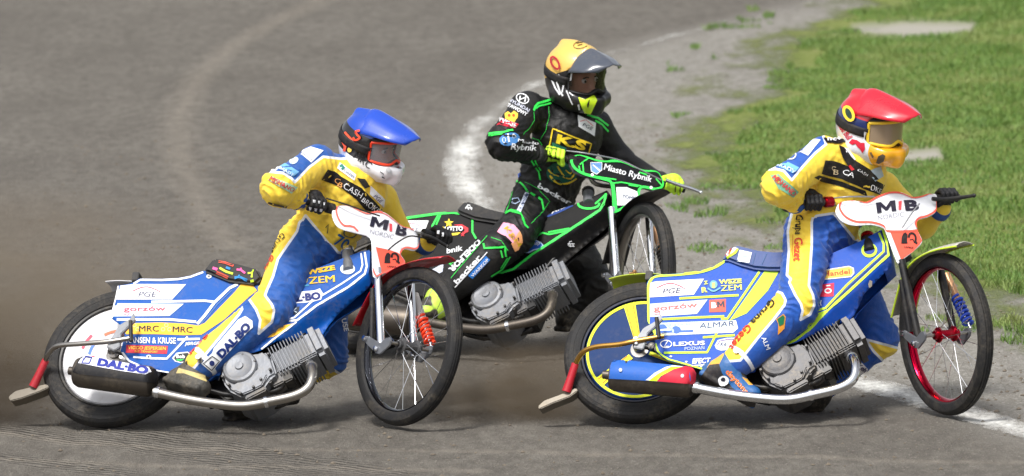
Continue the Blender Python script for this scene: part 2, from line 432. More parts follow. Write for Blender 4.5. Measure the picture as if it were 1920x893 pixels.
def track_mat():
    m, nt, b = base_mat('packed_dirt')
    tc = N(nt, 'ShaderNodeTexCoord').outputs['Object']
    mp = N(nt, 'ShaderNodeMapping'); mp.inputs['Scale'].default_value = (1, .35, 1); nt.links.new(tc, mp.inputs[0])
    n1 = noise(nt, 1.3, 6, .6, mp.outputs[0]); n2 = noise(nt, 14, 6, .7, mp.outputs[0]); n3 = noise(nt, 70, 4, .7, mp.outputs[0])
    c = mixc(nt, ramp(nt, n1.outputs[0], .3, .7), lin(102, 98, 92), lin(122, 118, 111))
    c = mixc(nt, ramp(nt, n2.outputs[0], .35, .75), c, lin(86, 82, 77))
    c = mixc(nt, ramp(nt, n3.outputs[0], .55, .8), c, lin(148, 142, 133))
    arc = N(nt, 'ShaderNodeAttribute', attribute_name='arc').outputs['Fac']
    wob = N(nt, 'ShaderNodeMath', operation='MULTIPLY_ADD'); nt.links.new(n2.outputs[0], wob.inputs[0]); wob.inputs[1].default_value = .22; nt.links.new(arc, wob.inputs[2])
    fa = N(nt, 'ShaderNodeMath', operation='MULTIPLY'); nt.links.new(ramp(nt, wob.outputs[0], .26, .08), fa.inputs[0]); fa.inputs[1].default_value = .3
    c = mixc(nt, fa.outputs[0], c, lin(158, 149, 136))
    din = N(nt, 'ShaderNodeAttribute', attribute_name='inside').outputs['Fac']
    w2 = N(nt, 'ShaderNodeMath', operation='MULTIPLY_ADD'); nt.links.new(n2.outputs[0], w2.inputs[0]); w2.inputs[1].default_value = .6; nt.links.new(din, w2.inputs[2])
    vg = mixc(nt, ramp(nt, n2.outputs[0], .35, .7), lin(144, 141, 135), lin(116, 112, 105)); vg = mixc(nt, ramp(nt, n3.outputs[0], .5, .75), vg, lin(168, 166, 160))
    c = mixc(nt, ramp(nt, w2.outputs[0], .0, .55), c, vg)
    nt.links.new(c, b.inputs['Base Color']); b.inputs['Roughness'].default_value = .95; b.inputs['Specular IOR Level'].default_value = .15
    bp = N(nt, 'ShaderNodeBump'); bp.inputs['Strength'].default_value = .9; bp.inputs['Distance'].default_value = .02
    sm = N(nt, 'ShaderNodeMath', operation='ADD'); nt.links.new(n2.outputs[0], sm.inputs[0]); nt.links.new(n3.outputs[0], sm.inputs[1])
    wv = N(nt, 'ShaderNodeTexWave', wave_type='BANDS', bands_direction='DIAGONAL'); wv.inputs['Scale'].default_value = 9; wv.inputs['Distortion'].default_value = 3; wv.inputs['Detail'].default_value = 2; nt.links.new(tc, wv.inputs[0])
    tr = N(nt, 'ShaderNodeAttribute', attribute_name='tread').outputs['Fac']; tm = N(nt, 'ShaderNodeMath', operation='MULTIPLY'); nt.links.new(wv.outputs[0], tm.inputs[0]); nt.links.new(ramp(nt, tr, .16, .05), tm.inputs[1])
    s3 = N(nt, 'ShaderNodeMath', operation='MULTIPLY_ADD'); nt.links.new(tm.outputs[0], s3.inputs[0]); s3.inputs[1].default_value = 1.1; nt.links.new(sm.outputs[0], s3.inputs[2]); sm = s3
    nt.links.new(sm.outputs[0], bp.inputs['Height']); nt.links.new(bp.outputs[0], b.inputs['Normal'])
    return m
TREADS = [gp(a) for a in ([(-50, 800), (250, 830), (600, 893), (900, 960)], [(-50, 850), (150, 870), (400, 930)], [(200, 800), (520, 850), (800, 900)])]
d_tr = np.min([pl_dist(GP, a) for a in TREADS], axis=0)
track = mk('dirt_track', np.c_[GP, GZ], GF, track_mat(), None, angle=180, attrs={'inside': d_in, 'arc': d_arc, 'tread': d_tr})
track['kind'] = 'structure'
# chalk line along the inside of the bend: a ragged strip of chalk dust on the dirt
def chalk_mat():
    m, nt, b = base_mat('chalk')
    tc = N(nt, 'ShaderNodeTexCoord').outputs['Object']
    mp = N(nt, 'ShaderNodeMapping'); mp.inputs['Scale'].default_value = (1, .4, 1); nt.links.new(tc, mp.inputs[0])
    n1 = noise(nt, 3.2, 6, .7, mp.outputs[0]); n2 = noise(nt, 26, 5, .75, mp.outputs[0])
    e = N(nt, 'ShaderNodeAttribute', attribute_name='edge').outputs['Fac']
    s1 = N(nt, 'ShaderNodeMath', operation='MULTIPLY_ADD'); nt.links.new(n2.outputs[0], s1.inputs[0]); s1.inputs[1].default_value = 1.3; nt.links.new(e, s1.inputs[2])
    s2 = N(nt, 'ShaderNodeMath', operation='MULTIPLY_ADD'); nt.links.new(n1.outputs[0], s2.inputs[0]); s2.inputs[1].default_value = 1.1; nt.links.new(s1.outputs[0], s2.inputs[2])
    b.inputs['Base Color'].default_value = (*lin(226, 226, 222), 1); b.inputs['Roughness'].default_value = .95; b.inputs['Specular IOR Level'].default_value = .1
    nt.links.new(ramp(nt, s2.outputs[0], 1.2, 2.05), b.inputs['Alpha'])
    return m
def ribbon(L_, half, z, nacross=13, dens=1.0):
    L_ = np.asarray(L_); seg = np.linalg.norm(np.diff(L_, axis=0), axis=1); s = np.r_[0, np.cumsum(seg)]
    t = np.arange(0, min(s[-1], 60), .06); X = np.c_[np.interp(t, s, L_[:, 0]), np.interp(t, s, L_[:, 1])]
    T = np.gradient(X, axis=0); T /= np.linalg.norm(T, axis=1, keepdims=True); Nn = np.c_[-T[:, 1], T[:, 0]]
    u = np.linspace(-1, 1, nacross); P = (X[:, None] + Nn[:, None] * (u * half)[None, :, None]).reshape(-1, 2)
    ii = np.arange(len(P)).reshape(len(t), nacross); F = np.stack([ii[:-1, :-1], ii[:-1, 1:], ii[1:, 1:], ii[1:, :-1]], -1).reshape(-1, 4)[:, ::-1]
    return np.c_[P, gh(P) + z], F, np.tile(np.sqrt(1 - np.abs(u)), len(t)), np.repeat(t, nacross)
V, F, E_, T_ = ribbon(LINE_G, .13, .006)
# chalk lies thick in the near stretch and at the turn, scuffed elsewhere
thick = np.interp(proj(V)[:, 1], [-50, 20, 120, 215, 280, 345, 395, 470, 520, 650, 720, 800], [-.5, -.4, -.36, -.25, .04, .04, -.2, -.05, .1, -.1, .02, -.02])
wl = mk('white_line', V, F, chalk_mat(), None, angle=180, attrs={'edge': E_ * .8 + thick - .30}); wl['kind'] = 'structure'
# infield: soil sheet under the grass, and the grass itself
def sheet_from(poly, cellx, celly, x0, x1, y0, y1, z, jitter=.12):
    ax_ = np.arange(x0, x1, cellx); ay_ = np.arange(y0, y1, celly); X, Y = np.meshgrid(ax_, ay_); P = np.c_[X.ravel(), Y.ravel()]
    ins = poly_sdf(P, poly) + jitter * vnoise(np.c_[P * [2.2, 1.0], np.zeros(len(P))], 9) > 0
    id_ = np.arange(len(P)).reshape(X.shape); F = np.stack([id_[:-1, :-1], id_[:-1, 1:], id_[1:, 1:], id_[1:, :-1]], -1).reshape(-1, 4)
    F = F[ins[F].all(1)]; us = np.unique(F); mp = np.zeros(len(P), int); mp[us] = np.arange(len(us)); P = P[us]
    return P, np.c_[P, gh(P) + z], mp[F]
P1, V1, F1 = sheet_from(LINE_POLY, .05, .12, -.8, 9, -14, 34, .005, jitter=0)
q1 = proj(np.c_[P1, np.zeros(len(P1))]); bare1 = np.maximum(poly_sdf(q1, [(1600, 46), (1700, 38), (1830, 42), (1820, 58), (1700, 66), (1620, 62)]), poly_sdf(q1, [(1680, 284), (1760, 277), (1770, 298), (1690, 304)]))
def turf_mat():
    m, nt, b = base_mat('turf_soil')
    tc = N(nt, 'ShaderNodeTexCoord').outputs['Object']; mp = N(nt, 'ShaderNodeMapping'); mp.inputs['Scale'].default_value = (1, .4, 1); nt.links.new(tc, mp.inputs[0])
    n1 = noise(nt, 2.2, 6, .65, mp.outputs[0]); n2 = noise(nt, 30, 4, .7, mp.outputs[0])
    c = mixc(nt, ramp(nt, n1.outputs[0], .3, .7), lin(84, 104, 48), lin(112, 120, 66)); c = mixc(nt, ramp(nt, n2.outputs[0], .5, .75), c, lin(130, 130, 92))
    ba = N(nt, 'ShaderNodeAttribute', attribute_name='bare').outputs['Fac']; c = mixc(nt, ramp(nt, ba, -9, 8), c, lin(150, 147, 138))
    nt.links.new(c, b.inputs['Base Color']); b.inputs['Roughness'].default_value = 1; b.inputs['Specular IOR Level'].default_value = .1
    d = N(nt, 'ShaderNodeAttribute', attribute_name='depth').outputs['Fac']
    s1 = N(nt, 'ShaderNodeMath', operation='MULTIPLY_ADD'); nt.links.new(n1.outputs[0], s1.inputs[0]); s1.inputs[1].default_value = 2.6; nt.links.new(d, s1.inputs[2])
    s2 = N(nt, 'ShaderNodeMath', operation='MULTIPLY_ADD'); nt.links.new(n2.outputs[0], s2.inputs[0]); s2.inputs[1].default_value = .5; nt.links.new(s1.outputs[0], s2.inputs[2])
    nt.links.new(ramp(nt, s2.outputs[0], 1.12, 1.75), b.inputs['Alpha']); return m
dep = poly_sdf(P1, GRASS_POLY)
gs = mk('infield', V1, F1, turf_mat(), None, angle=180, attrs={'bare': bare1, 'depth': np.clip(dep * 1.1, -1, 1.2)}); gs['kind'] = 'structure'
rng = np.random.default_rng(3)
def blades(n, xr, yr, test, hmin, hmax, wd):
    P = np.c_[rng.uniform(*xr, n), rng.uniform(*yr, n)]; P = P[test(P)]; n = len(P)
    a = rng.uniform(0, 2 * pi, n); h = rng.uniform(hmin, hmax, n) * (1 + .5 * vnoise(np.c_[P * [2.5, 1.1], np.zeros(n)], 12)); z = gh(P) + .004
    lean = rng.uniform(.2, 1.1, n) * h; b = rng.uniform(0, 2 * pi, n); w_ = wd * rng.uniform(.6, 1.3, n)
    q = np.c_[np.cos(a), np.sin(a)] * w_[:, None]; l = np.c_[np.cos(b), np.sin(b)] * lean[:, None]
    A = np.c_[P - q, z]; B = np.c_[P + q, z]; C_ = np.c_[P + q * .7 + l * .45, z + h * .65]; D_ = np.c_[P - q * .7 + l * .45, z + h * .65]; E2 = np.c_[P + l, z + h]
    V = np.stack([A, B, C_, D_, E2], 1).reshape(-1, 3); k = np.arange(n)[:, None] * 5
    F = [tuple(r) for r in (k + [0, 1, 2, 3])] + [tuple(r) for r in (k + [3, 2, 4])]
    return V, F, np.repeat(rng.uniform(0, 1, n), 5)
def grass_test(P):
    d = poly_sdf(P, GRASS_POLY); nz = vnoise(np.c_[P * [3, 1.3], np.zeros(len(P))], 5) + .5 * vnoise(np.c_[P * [9, 4], np.zeros(len(P))], 6)
    q = proj(np.c_[P, np.zeros(len(P))]); fr = (q[:, 0] > 1250) & (q[:, 0] < 2050) & (q[:, 1] > -60) & (q[:, 1] < 680)
    bare = poly_sdf(q, [(1600, 45), (1700, 38), (1830, 42), (1820, 58), (1700, 66), (1620, 62)]) > 0
    bare |= (poly_sdf(q, [(1680, 282), (1760, 275), (1770, 300), (1690, 306)]) > 0)
    return fr & ((d + .22 * nz > .05) | ((d > -.9) & (nz > .62 + .35 * np.clip(-d, 0, 1)))) & ~(bare & (nz < .45))
Vb, Fb, rb = blades(420000, (.4, 5.2), (-1.5, 30), grass_test, .016, .038, .0028)
def grass_mat():
    m, nt, b = base_mat('grass_blades')
    at = N(nt, 'ShaderNodeAttribute', attribute_name='tone').outputs['Fac']; tc = N(nt, 'ShaderNodeTexCoord').outputs['Object']; n1 = noise(nt, 1.4, 4, .6, tc)
    c = mixc(nt, at, lin(66, 100, 36), lin(112, 142, 62)); c = mixc(nt, ramp(nt, n1.outputs[0], .5, .75), c, lin(144, 148, 90))
    nt.links.new(c, b.inputs['Base Color']); b.inputs['Roughness'].default_value = .6
    b.inputs['Subsurface Weight'].default_value = 0; b.inputs['Transmission Weight'].default_value = 0
    return m
go = mk('grass', Vb, Fb, grass_mat(), None, smooth=False, attrs={'tone': rb}); go['kind'] = 'stuff'; go['label'] = 'short green infield grass at the upper right'; go['category'] = 'grass'
# loose dirt: small clods and stones, thicker on the verge
def clods(n, xr, yr, smin, smax, test):
    P = np.c_[rng.uniform(*xr, n), rng.uniform(*yr, n)]; P = P[test(P)]; n = len(P)
    s = smin + (smax - smin) * rng.uniform(0, 1, n) ** 3; dirs = np.array([[1, 0, 0], [0, 1, 0], [-1, 0, 0], [0, -1, 0], [0, 0, .7], [0, 0, -.6]], float)
    V = dirs[None] * s[:, None, None] * rng.uniform(.6, 1.2, (n, 6, 1)); V += np.c_[P, gh(P) + .2 * s][:, None]
    k = np.arange(n)[:, None] * 6; F = []
    for t in ((0, 1, 4), (1, 2, 4), (2, 3, 4), (3, 0, 4), (1, 0, 5), (2, 1, 5), (3, 2, 5), (0, 3, 5)): F += [tuple(r) for r in (k + list(t))]
    return V.reshape(-1, 3), F
def clod_test(P):
    d = poly_sdf(P, LINE_POLY); return rng.uniform(0, 1, len(P)) < np.where(d > -.1, .9, .25)
Vc, Fc = clods(16000, (-2.6, 3.2), (-2.4, 14), .003, .014, clod_test)
co_ = mk('loose_dirt', Vc, Fc, M('dirt_clod', (112, 104, 94), .95, dirt=.5, spec=.1), None, smooth=False); co_['kind'] = 'stuff'; co_['label'] = 'loose clods and small stones lying on the dirt'; co_['category'] = 'dirt'
# ================================================================== motorcycles
WB, RF, RR, CAST = 1.35683, .352, .340, radians(24)
AXV = Vector((-sin(CAST), 0, cos(CAST))); AP = Vector((WB, 0, RF - RR)) - Vector((cos(CAST), 0, sin(CAST))) * .03
class Bike:
    def __init__(s, X, Y, yaw, lean, pitch, steer):
        Rm = Matrix.Rotation(yaw, 4, 'Z') @ Matrix.Rotation(-lean, 4, 'X') @ Matrix.Rotation(pitch, 4, 'Y')
        n = Rm @ Vector((0, 1, 0)); zc = (RR - .042) * sqrt(1 - n.z ** 2) + .042
        s.M = Matrix.Translation((X, Y, zc)) @ Rm; s.I = s.M.inverted()
        s.S = s.M @ Matrix.Translation(AP) @ Matrix.Rotation(steer, 4, AXV) @ Matrix.Translation(-AP); s.SI = s.S.inverted()
        s.contact = Vector((X, Y, 0))
    def _l(s, I, px, py, n, c):
        o, d = ray(px, py); o = I @ o; d = I.to_3x3() @ d; n = Vector(n); return o + d * ((c - o.dot(n)) / d.dot(n))
    def l(s, px, py, y): return s._l(s.I, px, py, (0, 1, 0), y)           # onto a lengthwise plane of the bike
    def f(s, px, py, y): return s._l(s.SI, px, py, (0, 1, 0), y)          # same for the steered front end
    def p(s, px, py, off=0.):                                             # onto the plane of the number plate
        n = Vector((cos(radians(20)), 0, sin(radians(20)))); return s._l(s.SI, px, py, n, Vector((1.275 + off, 0, .36)).dot(n))
B1 = Bike(-1.75333, .25050, -.31582, .63963, -.03624, -.65721)
B2 = Bike(-.63882, 2.76946, -.43975, .69711, -.05577, -.88408)
B3 = Bike(.54390, -.24512, -.22359, .60993, -.04507, -.98357)
e3 = B3.l
rubber = M('rubber', (25, 25, 27), .7, dirt=.16, bump=.3, bscale=120)
alu = M('cast_alloy', (120, 123, 129), .5, .5, dirt=.3, bump=.2, bscale=40); alud = M('cast_alloy_dark', (88, 88, 90), .5, .55, dirt=.35, bump=.2, bscale=40)
chrome = M('chrome', (222, 224, 228), .12, 1., dirt=.12); steel = M('brushed_steel', (170, 166, 160), .3, 1., dirt=.2); soot = M('heat_steel', (92, 86, 80), .45, .8, dirt=.35)
blackm = M('black_paint', (20, 20, 22), .4, .1, dirt=.2); blackp = M('black_plastic', (22, 22, 25), .55, dirt=.15)
gold = M('gold_anodised', (206, 158, 82), .28, 1., dirt=.1); redan = M('red_anodised', (170, 12, 40), .25, .9, dirt=.08)
def smoothp(pts, n=5): return smooth_path(pts, closed=False, n=n)
def sheet(name, poly, crease, ywid, bike, mat, parent, cell=8.0):
    """thin moulded side cover: right skin traced where it stands, left skin mirrored, joined along the top"""
    V2, F2 = fill2d(poly, cell)
    cr = np.array(crease, float); P = np.array([tuple(v) for v in V2])
    xs = P[:, 0]; t = (xs - xs.min()) / (xs.max() - xs.min()); wv = ywid[0] + (ywid[1] - ywid[0]) * t
    d = np.zeros(len(P)); dd = np.full(len(P), 1e9)
    for a, b in zip(cr[:-1], cr[1:]):
        e = b - a; w_ = P - a; tt = (w_ @ e) / (e @ e); tc = np.clip(tt, 0, 1); dist = np.linalg.norm(w_ - tc[:, None] * e, axis=1)
        side = (e[0] * w_[:, 1] - e[1] * w_[:, 0]) / np.linalg.norm(e); m = dist < dd; dd = np.where(m, dist, dd); d = np.where(m, np.where(side < 0, dist, 0), d)
    fold = np.minimum(d / 430 * .95, wv - .015)
    wr = .0018 * vnoise(np.c_[P / [46, 30], np.zeros(len(P))], 21) + .001 * vnoise(np.c_[P / [20, 14], np.zeros(len(P))], 22)
    Rr = [bike.l(p[0], p[1], -(wv[i] - fold[i] + wr[i])) for i, p in enumerate(P)]
    Lf = [Vector((v.x, -v.y, v.z)) for v in Rr]; n = len(Rr); mb = MB()
    cnt = {}
    for f in F2:
        for i in range(len(f)):
            e = (f[i], f[(i + 1) % len(f)]); cnt[tuple(sorted(e))] = cnt.get(tuple(sorted(e)), 0) + 1
    bd = [e for e, c in cnt.items() if c == 1]
    F = [tuple(f) for f in F2] + [tuple(i + n for i in f[::-1]) for f in F2]
    F += [(a, b, b + n, a + n) for a, b in bd if min(Rr[a].z, Rr[b].z) > .30 and max(Rr[a].x, Rr[b].x) > .3]
    mb.add([bike.M @ v for v in Rr + Lf], F); mb.fixn()
    o = mb.build(name, mat, parent, angle=60); bv = BVHTree.FromPolygons([bike.M @ v for v in Rr], F2)
    sm = o.modifiers.new('thickness', 'SOLIDIFY'); sm.thickness = .003; sm.offset = -1
    return o, bv
def wheel(Mx, R, wd, tyre_in, name, parent, rib):
    s = 1.0
    if rib: pr = [(tyre_in, -.020), (tyre_in + .008, -.029), (.318, -.0345), (.333, -.0325), (.344, -.0235), (.3485, -.0145), (.3455, -.0135), (.3455, -.0112), (.3505, -.0095), (.3515, -.004), (.3485, -.0025), (.3485, 0)]
    else: pr = [(tyre_in, -.028), (tyre_in + .006, -.038), (.285, -.0455), (.291, -.0462), (.292, -.0475), (.310, -.0470), (.311, -.0455), (.325, -.0405), (.334, -.030), (.3365, -.026), (.3355, -.025), (.3385, -.016), (.340, -.006), (.340, 0)]
    pr = pr + [(r, -y) for r, y in pr[-2::-1]]
    return MB().lathe(Mx, pr, 96, closed=True).fixn().build(name, rubber, parent, angle=25)
def motorcycle(bk, cfg):
    m = bk.M; base = bk.contact.copy()
    root = thing('motorcycle', cfg['label'], 'motorcycle', base, 'speedway motorcycles in the race')
    L = bk.l
    # ---- rear wheel
    tyre = wheel(m, RR, .05, .258, 'rear_wheel', root, False)
    MB().lathe(m, [(.262, -.03), (.258, -.036), (.250, -.034), (.244, -.02), (.240, 0), (.244, .02), (.250, .034), (.258, .036), (.262, .03)], 72).build('rim', cfg['rear_rim'], tyre)
    prof = [(.246, -.020), (.240, -.030), (.200, -.033), (.1, -.036), (.03, -.037), (.001, -.037)]
    dm = MB().lathe(m, prof, 72); disc = dm.build('wheel_disc', cfg['disc'], tyre, angle=30); dbv = dm.bvh()
    MB().lathe(m, [(.246, .020), (.240, .030), (.1, .036), (.001, .037)], 48).build('wheel_disc', cfg['disc'], tyre, angle=30)
    if 'disc_art' in cfg: cfg['disc_art'](dbv, disc, m)
    hb = MB(); hb.tube([m @ Vector((0, -.13, 0)), m @ Vector((0, .13, 0))], .011, 12); hb.lathe(m, [(.022, -.075), (.024, -.07), (.024, -.04), (.04, -.037)], 20); hb.build('axle', steel, tyre)
    # ---- frame and chain side
    fr = MB()
    for s in (-1, 1):
        fr.tube([m @ Vector(q) for q in ((1.02, s * .02, .36), (.86, s * .03, .08), (.82, s * .05, -.13), (.78, s * .06, -.22), (.55, s * .07, -.235), (.30, s * .075, -.13), (0, s * .09, 0))], .0125, 10, sub=4)
        fr.tube([m @ Vector(q) for q in ((1.08, s * .02, .42), (.8, s * .06, .30), (.45, s * .07, .24), (.2, s * .075, .22))], .0125, 10, sub=4)
        fr.tube([m @ Vector(q) for q in ((.42, s * .07, .24), (.40, s * .07, .0), (.45, s * .07, -.22))], .0125, 10)
        fr.tube([m @ Vector(q) for q in ((0, s * .09, 0), (.2, s * .075, .22))], .011, 10)
    fr.tube([m @ Vector((1.15, 0, .40)), m @ Vector((1.11, 0, .53))], .03, 14)
    fr.build('frame', cfg.get('frame', blackm), root)
    pl = MB(); pl.prism([m @ Vector((x, .10, z)) for x, z in ((.42, .08), (.66, .10), (.86, -.08), (.84, -.20), (.55, -.24), (.42, -.15))], [m @ Vector((x, -.02, z)) for x, z in ((.42, .08), (.66, .10), (.86, -.08), (.84, -.20), (.55, -.24), (.42, -.15))])
    pl.bevel(.006).build('engine_plate', blackm, root)
    fp = MB(); fp.tube([m @ Vector((.47, -.06, -.14)), m @ Vector((.47, -.24, -.14))], .013, 10); fp.build('footrest', steel, root)
    # ---- engine (same unit on all three machines)
    ex, ez = cfg.get('eng', (0, 0)); me_ = m @ Matrix.Translation((ex, 0, ez))
    def q(px, py, y): return me_ @ e3(px, py, y)
    casepx = [(1464, 650), (1435, 662), (1423, 678), (1421.5, 692), (1430, 708), (1443, 721), (1470, 732), (1491, 722), (1508, 713), (1520, 693), (1531, 686), (1517, 655), (1500, 642), (1489, 647)]
    loc = [e3(x, y, -.13) for x, y in casepx]
    cb = MB().prism([me_ @ v for v in loc], [me_ @ Vector((v.x, .1, v.z)) for v in loc]).bevel(.010, 3)
    case = cb.build('crankcase', cfg['alloy'], root)
    cc = e3(1459, 677, -.13); Mc = me_ @ Matrix.Translation(cc)
    MB().lathe(Mc, [(.078, .0), (.078, -.012), (.072, -.020), (.060, -.0225), (.058, -.0215), (.020, -.0215), (.018, -.023), (.017, -.029), (.001, -.030)], 40).build('engine_cover', cfg['alloy'], case, angle=30)
    ccl = [e3(x, y, -.13) for x, y in ((1478, 690), (1500, 676), (1514, 690), (1506, 711), (1490, 720), (1470, 729), (1452, 722), (1448, 712))]
    MB().prism([me_ @ Vector((v.x, -.141, v.z)) for v in ccl], [me_ @ Vector((v.x, -.12, v.z)) for v in ccl]).bevel(.005).build('gear_cover', cfg['alloy'], case)
    for px, py in ((1430, 672), (1441, 710), (1462, 652), (1487, 664), (1490, 713), (1466, 726), (1512, 650), (1519, 679), (1503, 698), (1427, 695)):
        c = e3(px, py, -.141); Mb = me_ @ Matrix.Translation(c)
        MB().lathe(Mb, [(.0065, .012), (.0065, -.009), (.005, -.012), (.001, -.012)], 10).build('bolt', alud, case)
    a0 = e3(1512, 664, -.095); a1 = e3(1583, 625, -.095); av = Vector((a1.x - a0.x, 0, a1.z - a0.z)).normalized(); pv = Vector((-av.z, 0, av.x))
    Mc = me_ @ Matrix.Translation((a0.x, 0, a0.z)) @ Matrix((av, Vector((0, 1, 0)), pv)).transposed().to_4x4()
    MB().box(Mc, (-.03, -.078, -.066), (.2, .078, .056)).bevel(.012, 3).build('cylinder', cfg['alloy'], root)
    MB().box(Mc, (-.04, -.10, -.045), (.012, .09, .055)).bevel(.010, 3).build('cylinder_base', cfg['alloy'], root)
    for i in range(12):
        s = .018 + i * .0145
        MB().box(Mc, (s, -.098, -.086), (s + .0055, .098, .072)).bevel(.0018, 1).build('cooling_fin', cfg['alloy'], root)
    hd = MB().box(Mc, (.184, -.101, -.082), (.258, .100, .080)).bevel(.024, 5); head = hd.build('cylinder_head', cfg['alloy'], root)
    for z in (-.055, -.045, -.035):
        MB().box(Mc, (.12, -.102, z - .03), (.20, .06, z - .026)).bevel(.001, 1).build('cooling_fin', cfg['alloy'], root)
    hb_ = hd.bvh()
    if 'head_art' in cfg: cfg['head_art'](hb_, head)
    # under the barrel: pump body, unions and bolts
    for (px, py, y, sx, sz, mt) in ((1508, 704, -.10, .035, .02, alud), (1530, 700, -.07, .03, .028, alud), (1548, 692, -.06, .022, .03, blackm), (1496, 727, -.12, .05, .012, alud)):
        c = e3(px, py, y); Mb = me_ @ Matrix.Translation(c) @ Matrix((av, Vector((0, 1, 0)), pv)).transposed().to_4x4()
        MB().box(Mb, (-sx, -.02, -sz), (sx, .06, sz)).bevel(.006).build('oil_pump' if mt is alud else 'mounting_lug', mt, root)
    # ---- exhaust
    pts = [(1582, 664, -.05), (1596, 669, -.115), (1604, 688, -.15), (1599, 711, -.16), (1576, 727, -.165), (1530, 739, -.17), (1478, 749, -.175), (1420, 746, -.18), (1360, 738, -.185), (1298, 726, -.19)]
    MB().tube([q(*p) for p in pts], [.019] + [.0215] * 9, 20, sub=8).build('exhaust_pipe', cfg['pipe'], root, angle=80)
    for a, b in (((1524, 740.3, -.17), (1517, 742, -.171)), ((1594, 668, -.10), (1598, 671, -.122)), ((1310, 728, -.189), (1300, 726.5, -.19))):
        MB().tube([q(*a), q(*b)], .0255, 20).bevel(.002).build('exhaust_clamp', chrome, root)
    mu0, mu1 = cfg['muffler']; A = L(*mu0, -.20); Bq = L(*mu1, -.20); ax = (Bq - A)
    mm = MB().tube([m @ (A + ax * t) for t in (0, .012, .06, .94, .985, 1)], [.028, .06, .068, .068, .06, .024], 40)
    muf = mm.build('muffler', cfg['muf_mat'], root, angle=30); mbv = mm.bvh()
    MB().tube([m @ (A + ax * t) for t in (-.09, .02)], .019, 16).build('tail_pipe', soot, muf)
    if 'muf_art' in cfg: cfg['muf_art'](mbv, muf)
    # ---- dirt deflector
    if 'arm' in cfg:
        pth = [m @ L(x, y, yy) for x, y, yy in cfg['arm']]
        df = MB().tube(pth, .0115, 14, sub=6).build('deflector_arm', cfg['arm_mat'], root, angle=80)
        (x0, y0, q0), (x1, y1, q1) = cfg['sleeve']
        MB().tube([m @ L(x0, y0, q0), m @ L((x0 + x1) / 2, (y0 + y1) / 2, (q0 + q1) / 2), m @ L(x1, y1, q1)], [.0165, .0175, .021], 14).build('deflector_sleeve', M('red_plastic', (178, 22, 42), .45, dirt=.1), df)
        sc = [L(x, y, -.06) for x, y in cfg['scoop']]
        MB().prism([m @ v for v in sc], [m @ Vector((v.x, .01, v.z + .01)) for v in sc]).bevel(.004).build('deflector_scoop', M('scuffed_steel', (120, 114, 104), .5, .5, dirt=.5), df)
        br = [L(x, y, -.205) for x, y in cfg['bracket']]
        MB().prism([m @ v for v in br], [m @ Vector((v.x, -.185, v.z)) for v in br]).bevel(.003).build('deflector_bracket', alu, root)
        (bx, by) = cfg['bracket'][4]; c = L(bx + 6, by - 8, -.207)
        MB().lathe(m @ Matrix.Translation(c), [(.009, .01), (.009, -.006), (.005, -.009), (.001, -.009)], 12).build('bolt', chrome, root)
        (sx0, sy0), (sx1, sy1) = cfg['strap']
        MB().tube([m @ L(sx0, sy0, -.215), m @ L(sx1, sy1, -.215)], .009, 8).build('retaining_strap', blackp, root)
        for k in range(3):
            c = L(cfg['strap'][1][0] - 14 + k * 12, cfg['strap'][1][1] + 16 + k * 5, -.10)
            MB().lathe(m @ Matrix.Translation(c), [(.016, .02), (.016, -.01), (.008, -.014), (.001, -.014)], 14).build('chain_adjuster', steel, root)
    # ---- side cover, seat, filler
    cov, cbv = sheet('side_cover', cfg['cover'], cfg['crease'], (.118, .085), bk, cfg['cover_mat'], root)
    cfg['cover_art'](cbv, cov)
    st = [L(x, y, -.128) for x, y in cfg['seat']]
    sb = MB().prism([m @ v for v in st], [m @ Vector((v.x, .128, v.z)) for v in st]).bevel(.012, 3); seat = sb.build('seat', cfg['seat_mat'], root)
    cfg['seat_art'](sb.bvh(), seat)
    (fx0, fy0), (fx1, fy1) = cfg['filler']; a = L(fx0, fy0, -.085); b = L(fx1, fy1, -.055)
    MB().tube([m @ a, m @ b], .0255, 24).build('filler_neck', cfg['filler_mat'], root)
    d = (b - a).normalized(); cp = MB().tube([m @ (b - d * .004), m @ (b + d * .02)], .031, 10); cp.bevel(.003).build('filler_cap', cfg['cap_mat'], root)
    # ---- rear mudguard
    mg = MB(); V = []; n = 14
    for i in range(n):
        t = i / (n - 1); an = radians(52 + (cfg.get('mud_end', 104) - 52) * t); r = .366 + .012 * max(0, t - .7) / .3
        V += [m @ Vector((r * cos(an), y, r * sin(an) + .012 - abs(y) * .25)) for y in (-.062, -.035, 0, .035, .062)]
    mg.add(V, [(i * 5 + k, i * 5 + k + 1, (i + 1) * 5 + k + 1, (i + 1) * 5 + k) for i in range(n - 1) for k in range(4)])
    o = mg.build('rear_mudguard', cfg['mud_rear'], root); o.modifiers.new('t', 'SOLIDIFY').thickness = .003
    bx = MB().box(m @ Matrix.Translation(L(*cfg['tail'], -.07)), (-.016, -.02, -.022), (.016, .03, .022)).bevel(.003).build('cut_out_switch', blackp, root)
    # ---- steered front end
    S = bk.S; ax = Vector((WB, 0, RF - RR)); Sw = S @ Matrix.Translation(ax)
    fw = wheel(Sw, RF, .034, .292, 'front_wheel', root, True)
    rp = [(.297, -.019), (.292, -.0205), (.286, -.019), (.281, -.011), (.279, -.004), (.279, .004), (.281, .011), (.286, .019), (.292, .0205), (.297, .019)]
    MB().lathe(Sw, rp + [(.289, 0)], 96, closed=True).fixn().build('rim', cfg['rim'], fw, angle=30)
    hub = MB().lathe(Sw, [(.012, -.062), (.02, -.060), (.020, -.045), (.034, -.042), (.034, -.036), (.021, -.031), (.019, 0), (.021, .031), (.034, .036), (.034, .042), (.020, .045), (.02, .060), (.012, .062)], 24).build('hub', cfg['hub'], fw, angle=30)
